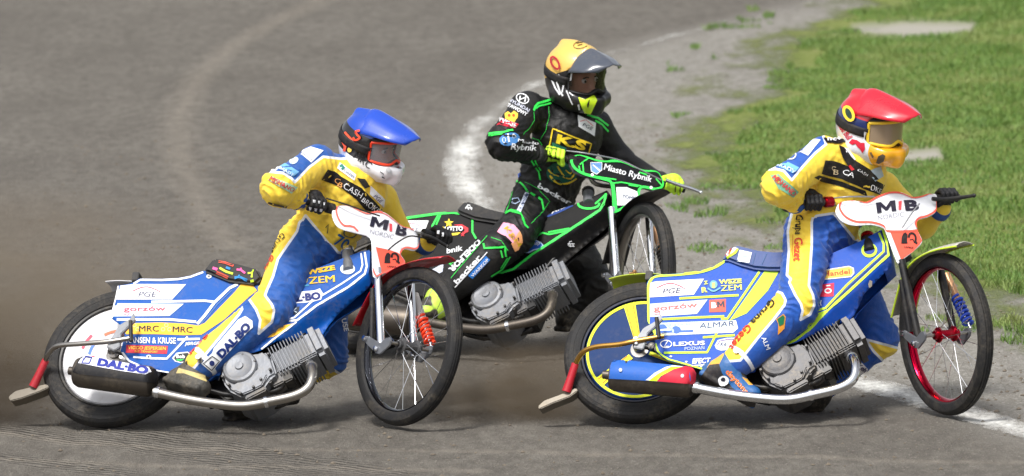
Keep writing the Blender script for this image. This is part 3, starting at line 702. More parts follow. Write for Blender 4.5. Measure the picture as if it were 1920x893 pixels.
    MB().tube([Sw @ Vector((0, -.105, 0)), Sw @ Vector((0, .105, 0))], .008, 10).build('axle', steel, fw)
    for k in range(24):
        a = 2 * pi * k / 24 + .1; sd_ = -1 if k % 2 else 1; off = .55 * (1 if k % 4 < 2 else -1)
        MB().tube([Sw @ Vector((.031 * cos(a + off), sd_ * .039, .031 * sin(a + off))), Sw @ Vector((.283 * cos(a), sd_ * .006, .283 * sin(a)))], .0013, 6).build('spoke', chrome, fw)
    fk = {}
    for s in (-1, 1):
        lo = Vector((1.277, s * .092, .0)); mid = Vector((1.264, s * .092, .36)); hi = Vector((1.2625, s * .092, .375))
        MB().tube([S @ lo, S @ mid, S @ hi], .0175, 18).build('fork_leg', cfg['fork'], root, angle=60)
        arm = [(1.268, -.018), (1.30, -.030), (WB + .01, -.008), (WB + .022, .012), (WB + .012, .032), (WB - .02, .034), (1.30, .02), (1.215, .075), (1.195, .075), (1.19, .055), (1.21, .035), (1.255, -.005)]
        MB().prism([S @ Vector((x, s * .108, z)) for x, z in arm], [S @ Vector((x, s * .118, z)) for x, z in arm]).bevel(.003).build('leading_link', alu, root)
        MB().lathe(S @ Matrix.Translation((1.277, s * .12, 0)), [(.013, s * .0), (.013, s * .008), (.008, s * .011), (.001, s * .011)], 12).build('bolt', chrome, root)
        MB().lathe(S @ Matrix.Translation((1.203, s * .12, .065)), [(.013, s * .0), (.013, s * .01), (.001, s * .011)], 12).build('bolt', chrome, root)
    # shock absorber on the far side, seen through the wheel
    s0, s1 = Vector((1.235, .135, .30)), Vector((WB - .01, .135, .03))
    MB().tube([S @ s0, S @ s0.lerp(s1, .48)], .019, 16).build('shock_body', cfg['shock'], root)
    MB().tube([S @ s0.lerp(s1, .44), S @ s1], .007, 10).build('shock_rod', chrome, root)
    dv = (s1 - s0).normalized(); e1 = dv.cross(Vector((0, 1, 0))).normalized(); e2 = dv.cross(e1)
    hp = [S @ (s0.lerp(s1, .42 + .5 * i / 120) + (e1 * cos(i * 7 * 2 * pi / 120) + e2 * sin(i * 7 * 2 * pi / 120)) * .021) for i in range(121)]
    MB().tube(hp, .0062, 8).build('shock_spring', cfg['spring'], root, angle=80)
    for s in (-1,):
        MB().tube([S @ Vector((1.19, s * .075, .07)), S @ Vector((1.205, s * .075, .30))], .013, 10).build('damper', blackp, root)
    # front mudguard
    path = [B1.f(x, y, -.05) for x, y in smoothp([(664, 612), (680, 580), (703, 538), (730, 512), (760, 497), (790, 489), (824, 484)], 4)]
    V = []; n = len(path)
    for i, v in enumerate(path):
        t = (path[min(i + 1, n - 1)] - path[max(i - 1, 0)]).normalized(); up = Vector((-t.z, 0, t.x)); up = up if (v - ax).dot(up) > 0 else -up
        wdt = .058 * (1 if i < n - 4 else (.75 + .25 * (n - 1 - i) / 3))
        V += [S @ (Vector((v.x, y * wdt, v.z)) + up * (.016 * (1 - y * y))) for y in (-1, -.6, 0, .6, 1)]
    mgo = MB().add(V, [(i * 5 + k, i * 5 + k + 1, (i + 1) * 5 + k + 1, (i + 1) * 5 + k) for i in range(n - 1) for k in range(4)]).build('front_mudguard', cfg['mud_front'], root)
    mgo.modifiers.new('t', 'SOLIDIFY').thickness = .003
    if 'mud_edge' in cfg:
        MB().tube([V[i * 5] for i in range(n)], .0045, 6).build('mudguard_edge', cfg['mud_edge'], mgo)
        MB().tube([V[i * 5 + 4] for i in range(n)], .0045, 6).build('mudguard_edge', cfg['mud_edge'], mgo)
    # handlebar through the two grips
    hr, hl = bk.p(*cfg['hands'][0], -.035), bk.p(*cfg['hands'][1], -.035)
    dirr = (hl - hr).normalized(); c0 = (hr + hl) / 2 + Vector((-.03, 0, -.06))
    bar = MB().tube([S @ v for v in (hr - dirr * .055, hr + dirr * .05, hr.lerp(c0, .55) + Vector((0, 0, .012)), c0 - Vector((0, .08, 0)), c0 + Vector((0, .08, 0)), hl.lerp(c0, .55) + Vector((0, 0, .012)), hl - dirr * .05, hl + dirr * .055)], .011, 14, sub=5).build('handlebar', steel, root, angle=80)
    for h, s in ((hr, -1), (hl, 1)):
        MB().tube([S @ (h - dirr * .058), S @ (h + dirr * .058)], .0165, 14).build('grip', blackp, root)
    MB().tube([S @ (hr + dirr * .062), S @ (hr + dirr * .105)], .024, 16).bevel(.004).build('throttle_housing', cfg['throttle'], root)
    MB().tube([S @ (hl - dirr * .06), S @ (hl - dirr * .10)], .02, 12).bevel(.003).build('clutch_perch', cfg['perch'], root)
    lv = [bk.p(x, y, .02) for x, y in cfg['lever']]
    MB().tube([S @ v for v in lv], [.009] * (len(lv) - 1) + [.007], 10, sub=4).build('clutch_lever', cfg['lever_mat'], root, angle=80)
    MB().tube([S @ (lv[-1] + (lv[-1] - lv[-2]).normalized() * t) for t in (-.008, .0, .008)], [.006, .0105, .006], 10).build('lever_ball', cfg['lever_mat'], root)
    for cb_ in cfg['cables']:
        MB().tube([S @ bk.p(x, y, o) if False else S @ bk.p(x, y, o) for x, y, o in cb_], .0034, 8, sub=6).build('cable', cfg.get('cable_mat', blackp), root, angle=80)
    # number plate
    V2, F2 = fill2d(smooth_path(cfg['plate'], True, 3), 7.0)
    loc = [bk.p(v.x, v.y) for v in V2]; nrm = Vector((cos(radians(20)), 0, sin(radians(20))))
    loc = [v - nrm * (.35 * v.y * v.y) for v in loc]
    pm = MB().add([S @ v for v in loc], F2).fixn(); pv_ = pm.bvh()
    plo = pm.build('number_plate', cfg['plate_mat'], root, angle=60); plo.modifiers.new('t', 'SOLIDIFY').thickness = .003; plo.modifiers['t'].offset = 0
    cfg['plate_art'](pv_, plo)
    return root
# ------------------------------------------------------------------ colours and print
BL1, BL3, LIME, YEL = (0, 82, 168), (26, 82, 184), (205, 245, 62), (250, 190, 50)
NEON = (60, 235, 90); CORAL = (240, 96, 76)
def pge(b, o, cx, cy, s=1.0, a=0.0, col=(52, 54, 92)):
    text('PGE', (cx - 17 * s, cy + 8 * s + a * 17), (cx + 17 * s, cy + 8 * s - a * 17), 10.5 * s, b, col, o, 0, .35)
    dline(smooth_path([(cx - 28 * s, cy - 3 * s), (cx - 12 * s, cy - 10 * s), (cx + 2 * s, cy - 11.5 * s), (cx + 16 * s, cy - 7 * s), (cx + 27 * s, cy - 1 * s)], n=3), 1.6 * s, b, (214, 60, 90), o, .003)
def cover1(b, o):
    edge = [(209, 597), (211, 579), (217, 555), (221, 536)]
    dpoly([(218, 537), (254, 533), (349, 533.5), (323, 562), (219, 562), (215, 560)], b, WHITE, o, .0016)
    dpoly([(213, 569), (345, 570), (318, 593), (212, 594), (210, 590)], b, (206, 222, 244), o, .0016)
    dline(edge, 5, b, WHITE, o)
    dline([(250, 532), (263, 524.5), (303, 525), (334, 523.4), (357, 519), (381, 510)], 5, b, WHITE, o)
    dline([(284, 566.5), (385, 564.5), (401, 566.5)], 4.2, b, WHITE, o)
    dline([(214, 600), (245, 599.5), (318, 599.5), (368, 604)], 4.6, b, WHITE, o)
    dpoly([(232, 607), (300, 605), (345, 607), (372, 611), (384, 606), (440, 548), (452, 533), (474, 536), (482, 545), (468, 556), (420, 600), (378, 628), (345, 629), (290, 627), (236, 627)], b, YEL, o, .0014)
    dline([(370, 608), (384, 592), (402, 568), (430, 541), (446, 533)], 5, b, WHITE, o)
    dline([(375, 610), (390, 594), (408, 571), (435, 545)], 1.2, b, (90, 120, 180), o, .0022)
    for p, q in (((261, 622), (298, 622)), ((324, 623), (361, 624.5))): text('MRC', p, q, 11, b, (22, 24, 44), o, .012)
    for cx in (252, 312):
        for dx, dy in ((-6, 0), (6, 0), (0, -8)): dline([(cx + dx + 3.6 * cos(t * pi / 3), 618 + dy + 3.6 * sin(t * pi / 3)) for t in range(6)], 1.3, b, (255, 226, 160), o, closed=True)
    text('HANSEN & KRUSE', (237, 643.5), (330, 645), 11.5, b, WHITE, o, .02)
    dpoly([(237, 647), (315, 649), (313, 664), (236, 662)], b, (206, 44, 62), o)
    text('VIGGO JESPERSEN', (240, 655.5), (311, 657), 6.2, b, (250, 208, 60), o, .01, .15); text('INT. TRANSPORT', (253, 661.5), (296, 662.5), 4, b, (250, 208, 60), o)
    dline([(250, 670), (283, 672.5), (313, 673), (352, 632)], 3.6, b, WHITE, o); dline([(333, 637), (375, 636)], 4, b, WHITE, o); text('JØRGEN', (347, 648), (380, 647), 6, b, WHITE, o, .02, .2)
    dpoly([(323, 672), (331, 662), (352, 660), (362, 668), (358, 680), (338, 681), (328, 678)], b, WHITE, o); dpoly([(326, 672), (333, 664), (352, 662), (360, 669), (356, 678), (338, 679), (330, 677)], b, (24, 34, 40), o, .002)
    text('Bob', (331, 672), (347, 672), 7, b, WHITE, o, .03); dpoly([(330, 674), (346, 674), (340, 677.5), (333, 677)], b, (40, 190, 90), o, .0026)
    dline([(226, 650), (230, 662), (242, 678), (270, 690), (298, 697), (323, 701), (352, 708)], 4.4, b, WHITE, o)
    dline([(415, 686), (416, 700), (410, 714)], 3, b, (210, 220, 236), o)
    # tank
    dline([(684, 473), (688, 500), (684, 514), (654, 538), (594, 573), (557, 601), (520, 604)], 3.6, b, WHITE, o); dline([(677, 475), (680, 497), (676, 509), (640, 533), (585, 566), (552, 596), (524, 602)], 3, b, WHITE, o)
    dline([(556, 604), (512, 637), (490, 655)], 3, b, WHITE, o)
    dpoly([(500, 618), (520, 612), (545, 608), (556, 605), (535, 620), (512, 632), (480, 636)], b, YEL, o); text('dian', (492, 625), (512, 621), 7, b, (40, 40, 50), o, .01)
    text('WSZE', (576, 516), (629, 506), 9, b, (246, 196, 40), o, .05); text('ZEM', (580, 533), (628, 529), 13, b, (246, 196, 40), o, .05)
    dline([(568 + 9 * cos(t * pi / 6), 524 + 9 * sin(t * pi / 6)) for t in range(12)], 1.6, b, (190, 170, 70), o, closed=True); dline([(556, 534), (566, 537), (580, 535)], 3, b, (60, 140, 180), o)
    dpoly([(538, 570), (543, 549), (590, 545), (600, 541), (606, 551), (602, 562), (588, 566), (572, 568)], b, WHITE, o); text('AL·BO', (541, 567.5), (602, 561), 14, b, (20, 40, 110), o, .06, lift=.0034)
    dpoly([(530, 580), (562, 575), (559, 590), (524, 594)], b, (24, 40, 60), o); text('REK', (529, 591), (558, 586.5), 9, b, (200, 214, 226), o, .0, .2)
    for c in ((392, 519), (279, 670)): dpoly([(c[0] + 5 * cos(t * pi / 5), c[1] + 4 * sin(t * pi / 5)) for t in range(10)], b, (222, 224, 228), o, .003, 'fastener'); dpoly([(c[0] + 2 * cos(t * pi / 3), c[1] + 1.8 * sin(t * pi / 3)) for t in range(6)], b, (70, 72, 78), o, .004, 'fastener')
    pge(b, o, 275.5, 549.5, .95)
    text('gorzów', (232, 584), (311, 583), 9, b, (226, 84, 92), o, .012); text('p r z y s t a ń', (246, 589.5), (283, 588.5), 2.6, b, (232, 150, 156), o); dline([(233, 590), (240, 592), (243, 587)], 1.6, b, (226, 84, 92), o)
    dpoly([(652 + 14 * cos(t * pi / 9), 505 + 10 * sin(t * pi / 9)) for t in range(18)], b, (226, 234, 246), o, .003, 'filler_surround', 5)
def seat1(b, o):
    for pts, wd, c in (([(410, 491), (422, 493), (438, 499)], 4, CORAL), ([(399, 503), (408, 506)], 5, (240, 90, 160)), ([(412, 503), (424, 510), (437, 514)], 4, (206, 240, 60)), ([(424, 502), (432, 505)], 4, (30, 130, 200)),
            ([(406, 511), (416, 515), (428, 521)], 4.5, CORAL), ([(444, 506), (452, 507), (460, 513)], 4, (240, 90, 160)), ([(452, 503), (452, 508)], 3, (240, 90, 160)), ([(440, 521), (450, 520), (464, 526)], 4, (30, 130, 200)), ([(448, 516), (450, 521)], 3, (30, 130, 200)), ([(465, 513), (473, 512), (472, 521)], 3.6, (206, 240, 60)), ([(475, 506), (473, 512)], 3, (206, 240, 60)), ([(470, 528), (476, 526)], 3.5, (206, 240, 60))):
        dline(pts, wd, b, c, o, .003, name='seat_graphic')
def plate_border(b, o, poly, wd, rgb):
    p = [Vector(q) for q in smooth_path(poly, True, 4)]; n = len(p); ar = sum(p[i - 1].x * p[i].y - p[i].x * p[i - 1].y for i in range(n)); sg = 1 if ar > 0 else -1
    out = []
    for i in range(n):
        t = (p[(i + 1) % n] - p[i - 1]).normalized(); out.append(p[i] + Vector((-t.y, t.x)) * sg * wd * .55)
    dline(out, wd, b, rgb, o, .0042, True, 'plate_border')
def block_m(p0, p1, h, b, rgb, o, lift):
    a = Vector(p0); u = Vector(p1) - a; up = Vector((u.y, -u.x)).normalized() * h; q = lambda x, y: tuple(a + u * x + up * y)
    dpoly([q(0, 0), q(0, 1), q(.26, 1), q(.5, .48), q(.74, 1), q(1, 1), q(1, 0), q(.76, 0), q(.76, .58), q(.56, .16), q(.44, .16), q(.24, .58), q(.24, 0)], b, rgb, o, lift, 'lettering', 3)
PL1 = [(628, 396), (632, 385), (645, 383), (662, 387.5), (687, 399), (706, 396), (723, 400), (740, 412), (757, 424), (776, 427.5), (786, 437), (789, 449), (786, 463), (777, 469), (762, 466.7), (754, 470.5), (752, 478), (758.5, 495.5), (715.5, 515), (701, 517), (698, 470), (694, 446), (669, 435.5), (644, 425.5), (633, 413)]
PL3 = [(1572, 386), (1580, 374), (1605, 373.5), (1625, 378), (1645, 368), (1667, 360.5), (1690, 361), (1711, 369), (1728, 367), (1745, 361), (1756, 369), (1758, 387), (1754, 398), (1739, 407), (1723, 412), (1718, 421), (1721, 434), (1729, 454), (1712, 472), (1689, 489), (1682, 490), (1662, 436), (1655, 426), (1634, 419.5), (1605, 418.4), (1585, 409.5), (1574.5, 397)]
PL2 = [(1069, 300), (1076, 290.5), (1087, 288), (1103, 293), (1127, 300), (1165, 301), (1190, 311), (1210, 318), (1231, 319), (1241, 328), (1246, 342), (1241, 354), (1227, 358), (1205, 354), (1199, 361), (1200, 370), (1174.5, 389.5), (1157, 399), (1149, 399), (1147, 368), (1144, 346), (1137, 341), (1114, 335), (1093, 329), (1078, 320), (1070.5, 310)]
def dragon(b, o, x, y, s):
    bk_ = (34, 26, 30)
    dpoly([(x - 13 * s, y + 9 * s), (x - 12 * s, y - 3 * s), (x - 9 * s, y - 10 * s), (x - 5 * s, y - 12 * s), (x - 1 * s, y - 8 * s), (x - 2 * s, y + 2 * s), (x - 1 * s, y + 9 * s)], b, bk_, o, .0046, 'emblem', 4)
    dline(smooth_path([(x + 1 * s, y - 2 * s), (x + 3 * s, y - 9 * s), (x + 9 * s, y - 10 * s), (x + 14 * s, y - 4 * s), (x + 14 * s, y + 6 * s), (x + 17 * s, y + 9 * s)], n=3), 4 * s, b, bk_, o, .0046, name='emblem')
    dline([(x + 3 * s, y + 2 * s), (x + 9 * s, y + 1 * s), (x + 12 * s, y + 8 * s)], 2 * s, b, bk_, o, .0046, name='emblem')
    text('LAMAR', (x - 7 * s, y + 17 * s), (x + 10 * s, y + 19 * s), 4 * s, b, bk_, o, .02, lift=.0046)
def mib(b, o, p, pn, sc, sl):
    block_m(p[0], p[1], 20 * sc, b, (34, 32, 52), o, .0046); dpoly(p[2], b, (240, 74, 84), o, .0046, 'lettering'); text('B', p[3], p[4], 20 * sc, b, (34, 32, 52), o, .045, sl, .0046)
    text('NORDIC', pn[0], pn[1], 9.5 * sc, b, (120, 122, 138), o, -.012, 0, .0046)
def plate1(b, o):
    dpoly([(704, 464), (730, 469.4), (752, 477), (758, 495), (715.5, 514)], b, CORAL, o, .003, 'plate_panel'); plate_border(b, o, PL1[:20] + PL1[22:], 3.2, (240, 110, 96))
    mib(b, o, [(692, 425), (724, 433), [(729, 420), (734, 421), (734, 435), (729, 434)], (740, 439), (760, 444)], [(692, 439), (736, 450)], .95, 0); dragon(b, o, 732, 486, .95)
    dline([(698, 448), (702, 480), (708, 516)], 6, b, (226, 230, 240), o, .004, name='fork_cover')
def plate3(b, o):
    dpoly([(1668, 434), (1720, 433), (1729, 454), (1712, 472), (1689, 488)], b, CORAL, o, .003, 'plate_panel'); plate_border(b, o, PL3[:17] + PL3[21:], 3.4, (240, 96, 78))
    mib(b, o, [(1644, 401), (1680, 396.5), [(1684, 379), (1690, 377.5), (1689, 394), (1684, 395)], (1697, 395.5), (1723, 394)], [(1646, 414), (1695, 407)], 1.0, -.12); dragon(b, o, 1702, 449, 1.0)
    dline([(1664, 436), (1674, 464), (1685, 489)], 6, b, (226, 230, 240), o, .004, name='fork_cover')
def plate2(b, o):
    plate_border(b, o, PL2, 4.6, NEON)
    dpoly([(1155, 352), (1175, 352), (1199, 362), (1198, 371), (1176, 386), (1157, 386)], b, WHITE, o, .003, 'plate_panel'); text('TOMK', (1166, 372), (1191, 376), 6, b, (60, 74, 104), o, .02, lift=.0046); text('DRUŻYNA', (1158, 364), (1192, 370), 6, b, (206, 212, 218), o, .0, lift=.0046)
    dline([(1149, 346), (1152, 372), (1155, 398)], 5, b, NEON, o, .0042)
    dpoly([(1107, 306), (1128, 306), (1128, 320), (1118, 328), (1108, 322)], b, (112, 156, 216), o, .0036, 'emblem'); dline([(1111, 310), (1125, 322)], 2.4, b, WHITE, o, .0046, name='emblem'); dline([(1107, 306), (1128, 306), (1128, 320), (1118, 328), (1108, 322)], 1.2, b, WHITE, o, .0046, True, 'emblem')
    text('Miasto Rybnik', (1131.5, 319), (1220, 343), 12, b, WHITE, o, .012, lift=.0046)
    for l in ([(1087, 310), (1092, 305), (1103, 298), (1102, 293)], [(1085, 312), (1088, 326)], [(1092, 306), (1094, 328)], [(1115, 332), (1155, 338)], [(1145, 345), (1165, 343), (1202, 350)], [(1178, 348), (1196, 351)], [(1229, 336), (1241, 350)], [(1198, 324), (1212, 329)]): dline(l, 2.4, b, NEON, o, .0046)
    for c in ((1110, 329), (1220, 353)): dpoly([(c[0] + 3 * cos(t * pi / 4), c[1] + 3 * sin(t * pi / 4)) for t in range(8)], b, WHITE, o, .005, 'fastener')
def cover3(b, o):
    dpoly([(1219, 530), (1232, 528), (1320, 523), (1301, 553), (1218, 558)], b, WHITE, o); dpoly([(1219, 570), (1327, 562), (1307, 589), (1219, 595)], b, (208, 220, 244), o)
    dline(smooth_path([(1216, 612), (1215.5, 590), (1215.5, 560), (1216, 536), (1221, 525), (1232, 518), (1275, 515), (1313, 510.4), (1338, 502.5), (1353, 494), (1360, 488)], n=4), 5, b, LIME, o)
    dline([(1274, 560), (1330, 557), (1385, 554)], 4.2, b, LIME, o); dline([(1240, 599), (1300, 596), (1358, 593.5)], 4.2, b, LIME, o)
    dline([(1424, 510), (1395, 553), (1364, 598), (1352, 598)], 4.4, b, LIME, o); dpoly([(1434, 508), (1462, 507), (1440, 545), (1400, 588), (1372, 600), (1366, 604)], b, LIME, o)
    dpoly([(1234, 606), (1380, 601), (1384, 616), (1375, 624), (1236, 630)], b, (226, 240, 236), o); dpoly([(1237, 609), (1246, 608.6), (1252, 616), (1237, 618)], b, (70, 112, 196), o, .0026); dpoly([(1238, 621), (1300, 619), (1300, 623), (1238, 625)], b, (70, 112, 196), o, .0026)
    dpoly([(1268 + 9 * cos(t * pi / 6), 619 + 7 * sin(t * pi / 6)) for t in range(12)], b, (70, 112, 196), o, .003); text('kaczmarek', (1250, 612), (1296, 610), 6, b, (130, 160, 210), o); dline([(1249, 608), (1262, 620), (1262, 625)], 4, b, (170, 190, 226), o, .0034)
    text('ALMAR', (1311, 616.5), (1377, 612), 10.5, b, (50, 66, 120), o, .0, .2); text('TRANSPORT SPEDYCJA', (1312, 622), (1378, 617), 3, b, (140, 150, 180), o)
    dline([(1318, 633), (1378, 629)], 4, b, LIME, o); dline([(1344, 625), (1326, 661), (1245, 662)], 4, b, LIME, o)
    dline([(1249 + 10.5 * cos(t * pi / 8), 645.5 + 7 * sin(t * pi / 8)) for t in range(16)], 1.7, b, WHITE, o, closed=True); dline([(1252, 640), (1246, 650), (1254, 650)], 1.7, b, WHITE, o)
    text('LEXUS', (1263, 649.5), (1322, 647), 7.8, b, WHITE, o, .03); text('POZNAŃ', (1284, 657.5), (1321, 655.5), 6, b, (200, 214, 244), o, .0)
    text('EFECT', (1298, 682.5), (1331, 681), 10, b, WHITE, o, .035, .2); dline([(1296, 686), (1330, 684)], 1.6, b, WHITE, o)
    dpoly([(1340, 648), (1346, 638), (1362, 634), (1390, 633), (1380, 655), (1352, 658), (1343, 655)], b, (214, 224, 244), o); dline([(1345, 648), (1350, 640), (1364, 637), (1384, 637)], 1.2, b, (120, 80, 150), o, .003); text('Ke', (1351, 650), (1362, 649), 8, b, (40, 50, 90), o, .0, .2)
    dline([(1228.5, 640), (1230, 650), (1234, 660), (1241, 667), (1254, 675), (1283, 683), (1322, 694)], 4.4, b, LIME, o); dpoly([(1220, 614), (1228, 612), (1230, 624), (1228, 638), (1225, 624)], b, LIME, o)
    dline([(1410, 697), (1419, 695), (1427, 668), (1436, 658), (1462, 652)], 5, b, LIME, o)
    dpoly([(1330, 563), (1361, 561), (1361, 585), (1330, 586)], b, (238, 96, 78), o); text('B', (1334, 578), (1344, 577.5), 11, b, WHITE, o, .05); block_m((1345, 577), (1359, 576), 11, b, (60, 60, 74), o, .003)
    text('Z', (1320, 534), (1328, 533), 6.5, b, (222, 226, 110), o, .05); text('WSZE', (1348, 533), (1391, 531), 8.5, b, (222, 226, 110), o, .05); text('R', (1316, 549), (1327, 548), 10, b, (222, 226, 110), o, .05); text('ZEM', (1352, 546.5), (1391, 544), 11, b, (222, 226, 110), o, .05)
    dpoly([(1338 + 7.5 * cos(t * pi / 6), 534 + 8 * sin(t * pi / 6)) for t in range(12)], b, (110, 170, 180), o, .002, 'emblem', 4); text('1', (1335, 540), (1341, 540), 10, b, (200, 216, 120), o, .04); dline(smooth_path([(1327, 541), (1338, 547), (1351, 540)], n=3), 3, b, (110, 170, 190), o, .0034, name='emblem')
    # tank
    dline([(1656, 432), (1665, 462), (1666, 478), (1594.6, 544), (1555, 579), (1517.6, 618), (1492, 638), (1463, 651)], 4.6, b, LIME, o)
    dline([(1648, 437), (1657, 458), (1657, 472), (1588, 535), (1548, 578), (1500, 592)], 4.2, b, LIME, o); dline([(1653, 434), (1661, 462), (1661, 475), (1591, 540), (1551, 580)], 1.6, b, (20, 50, 90), o, .0024)
    dpoly([(1555, 580), (1520, 592), (1500, 600), (1478, 626), (1500, 622), (1526, 606)], b, LIME, o); text('DELL', (1484, 613), (1518, 605.5), 4.5, b, (24, 40, 70), o, .03); dline([(1474, 628), (1500, 624), (1518, 612)], 3.4, b, LIME, o)
    dpoly([(1536, 513), (1548, 506), (1592, 499), (1601, 503), (1602, 513), (1596, 520), (1548, 525), (1534, 526)], b, (250, 240, 220), o, .002); dpoly([(1538, 513), (1549, 508), (1592, 501), (1599, 505), (1599, 513), (1595, 518), (1548, 523), (1536, 523)], b, (250, 206, 90), o, .0026); text('Handel', (1545, 519.5), (1594, 514), 9.5, b, (206, 70, 40), o, .012, lift=.0038)
    dpoly([(1540, 534), (1564, 531), (1563, 556), (1538, 557)], b, (226, 40, 74), o); text('O', (1546, 551), (1560, 550), 10, b, WHITE, o, .03); dline([(1549, 537), (1557, 536)], 2, b, WHITE, o, .003)
    text('NY', (1530, 578), (1543, 572), 9, b, WHITE, o, .03, .2)
    dpoly([(1630 + 15 * cos(t * pi / 9), 470 + 13.5 * sin(t * pi / 9)) for t in range(18)], b, LIME, o, .003, 'filler_surround', 5); dpoly([(1630 + 10.5 * cos(t * pi / 9), 469 + 9 * sin(t * pi / 9)) for t in range(18)], b, (30, 60, 150), o, .004, 'filler_surround', 5)
    dpoly([(1627, 533), (1630, 525), (1635, 527), (1634, 537), (1629, 540)], b, (200, 190, 176), o, .003, 'emblem', 4)
    for c in ((1258, 669), (1287, 679), (1315, 687)): dpoly([(c[0] + 2.5 * cos(t * pi / 3), c[1] + 1.8 * sin(t * pi / 3)) for t in range(6)], b, WHITE, o, .003, 'fastener')
    pge(b, o, 1258.5, 543, .95, .05); text('gorzów', (1226, 584), (1308, 576), 10, b, (238, 110, 96), o, .012); text('p r z y s t a ń', (1242, 589), (1280, 585), 2.6, b, (236, 160, 156), o); dline([(1227, 590), (1236, 591), (1238, 585)], 1.6, b, (238, 110, 96), o)
def seat3(b, o):
    dpoly([(1352, 488), (1366, 466), (1376, 458), (1390, 461), (1380, 476), (1364, 486)], b, (206, 236, 60), o, .0026, 'seat_panel'); dpoly([(1356, 484), (1368, 467), (1386, 462), (1376, 473), (1362, 482)], b, (244, 236, 236), o, .0034, 'seat_panel')
    text('17', (1361, 481), (1372, 476), 13, b, (200, 50, 60), o, .03, .35, .0044)
    dpoly([(1387, 469), (1410, 474), (1405, 494), (1382, 490)], b, (236, 244, 250), o, .0026, 'sticker'); dline([(1390, 480), (1402, 483)], 3, b, (170, 206, 214), o, .0036)
    for l in ([(1418, 471), (1411, 496)], [(1438, 475), (1427, 500)]): dline(l, .8, b, (70, 110, 160), o, .0026, name='stitching')
def cover2(b, o):
    dline([(744, 413), (771, 408), (818, 401.5), (850, 399), (862, 401)], 4.4, b, NEON, o); dpoly([(751, 414), (804, 414), (794, 440), (778, 442), (748, 436)], b, WHITE, o); dline(smooth_path([(757, 425), (768, 420), (778, 420), (792, 428)], n=3), 1.4, b, (226, 120, 140), o, .003); text('PGE', (760, 436), (784, 436), 8, b, (60, 60, 90), o, 0, .3)
    dline([(822, 404), (811, 424), (812, 446)], 3.6, b, NEON, o); dline([(826, 404), (818, 422)], 2.8, b, NEON, o); dline([(886, 409), (886, 436), (893, 448)], 3.4, b, NEON, o)
    dpoly([(822, 432), (830, 425), (838, 430), (830, 436), (846, 438), (864, 436), (858, 441), (838, 443), (826, 440)], b, (246, 214, 60), o); dpoly([(850, 422), (866, 421), (878, 428), (878, 435), (868, 439), (872, 431), (864, 425)], b, (226, 56, 66), o)
    text('LOTTO', (834.5, 434), (868.5, 433), 8.5, b, WHITE, o, .045, lift=.0036)
    dpoly([(842 + r * cos(t * pi / 5 - pi / 2), 419 + r * sin(t * pi / 5 - pi / 2)) for t, r in zip(range(10), [9, 4] * 5)], b, (250, 214, 60), o, .003, 'emblem', 4); dpoly([(868 + r * cos(t * pi / 5 - pi / 2), 440 + r * sin(t * pi / 5 - pi / 2)) for t, r in zip(range(10), [5, 2] * 5)], b, (226, 56, 66), o, .003, 'emblem', 4)
    text('bnik', (838, 476), (868, 470), 10, b, WHITE, o, .02, .2)
    dline([(824, 491), (838, 489), (850, 500)], 3.4, b, NEON, o); dline([(842, 487), (852, 495)], 3, b, NEON, o); dpoly([(808, 507), (832, 494), (830, 510), (818, 516)], b, (190, 196, 210), o)
    # tank
    dline([(1137, 358), (1134, 378), (1125, 394), (1072, 429), (997, 478), (963, 505), (925, 517)], 4.2, b, NEON, o); dline([(984, 446), (1000, 447), (1017, 437), (1030, 440), (1064, 433)], 3, b, NEON, o); dline([(1028, 436), (1068, 429)], 3, b, NEON, o); dline([(1135, 366), (1116, 383)], 3, b, NEON, o)
    dline([(1104 + 20 * cos(t), 383 + 9 * sin(t)) for t in [x * pi / 8 - .2 for x in range(10)]], 4, b, NEON, o, .003, name='filler_surround')
    dpoly([(975, 468), (978, 456), (990, 451), (1006, 451), (1015, 455), (1019, 460), (1015, 467), (1002, 470), (992, 475), (982, 474)], b, (190, 214, 246), o); dpoly([(977, 467), (980, 457), (991, 452.6), (1006, 452.6), (1013, 456), (1017, 460), (1013, 465.5), (1001, 468), (991, 473), (983, 472)], b, (26, 88, 186), o, .0024); text('-Group', (981, 463.5), (1013, 459), 7.6, b, WHITE, o, .012, .15, .0036)
    dpoly([(1021, 408), (1048, 393), (1072, 384), (1076, 386), (1052, 398), (1030, 407)], b, (30, 66, 140), o); text('ARL', (1034, 402), (1064, 388), 5, b, WHITE, o, .02, .3)
    for s in ([(1065, 460), (1068, 453), (1072, 452)], [(1066, 461), (1077, 462)], [(1068, 456), (1070, 463)], [(1073, 456), (1075, 462)], [(1064, 457), (1077, 457)]): dline(s, 1.6, b, WHITE, o, .003, name='signature')
    dline([(877, 546), (872, 568), (864, 568)], 3.4, b, NEON, o)
def seat2(b, o):
    for s in ([(873, 392), (878, 385), (882, 386)], [(873, 390), (886, 391)], [(877, 388), (879, 394)], [(882, 388), (885, 394)]): dline(s, 1.8, b, WHITE, o, .003, name='signature')
def disc3(b, o, m):
    dline([(tuple(proj(np.array(m @ Vector((.231 * cos(t * pi / 40), -.032, .231 * sin(t * pi / 40))))))) for t in range(80)], 5, b, (226, 236, 40), o, .002, True, 'disc_stripe')
    for a in (104, 222, 340):
        a = radians(a); pr = lambda r, w_: tuple(proj(np.array(m @ Vector((r * cos(a) - w_ * sin(a), -.034, r * sin(a) + w_ * cos(a))))))
        dpoly([pr(.05, -.014), pr(.226, -.026), pr(.226, .026), pr(.05, .014)], b, (226, 236, 40), o, .0024, 'disc_stripe')
        for k in (-.012, .012): dline([pr(.06, k), pr(.224, k * 1.2)], 1.4, b, (206, 110, 30), o, .0034, name='disc_stripe')
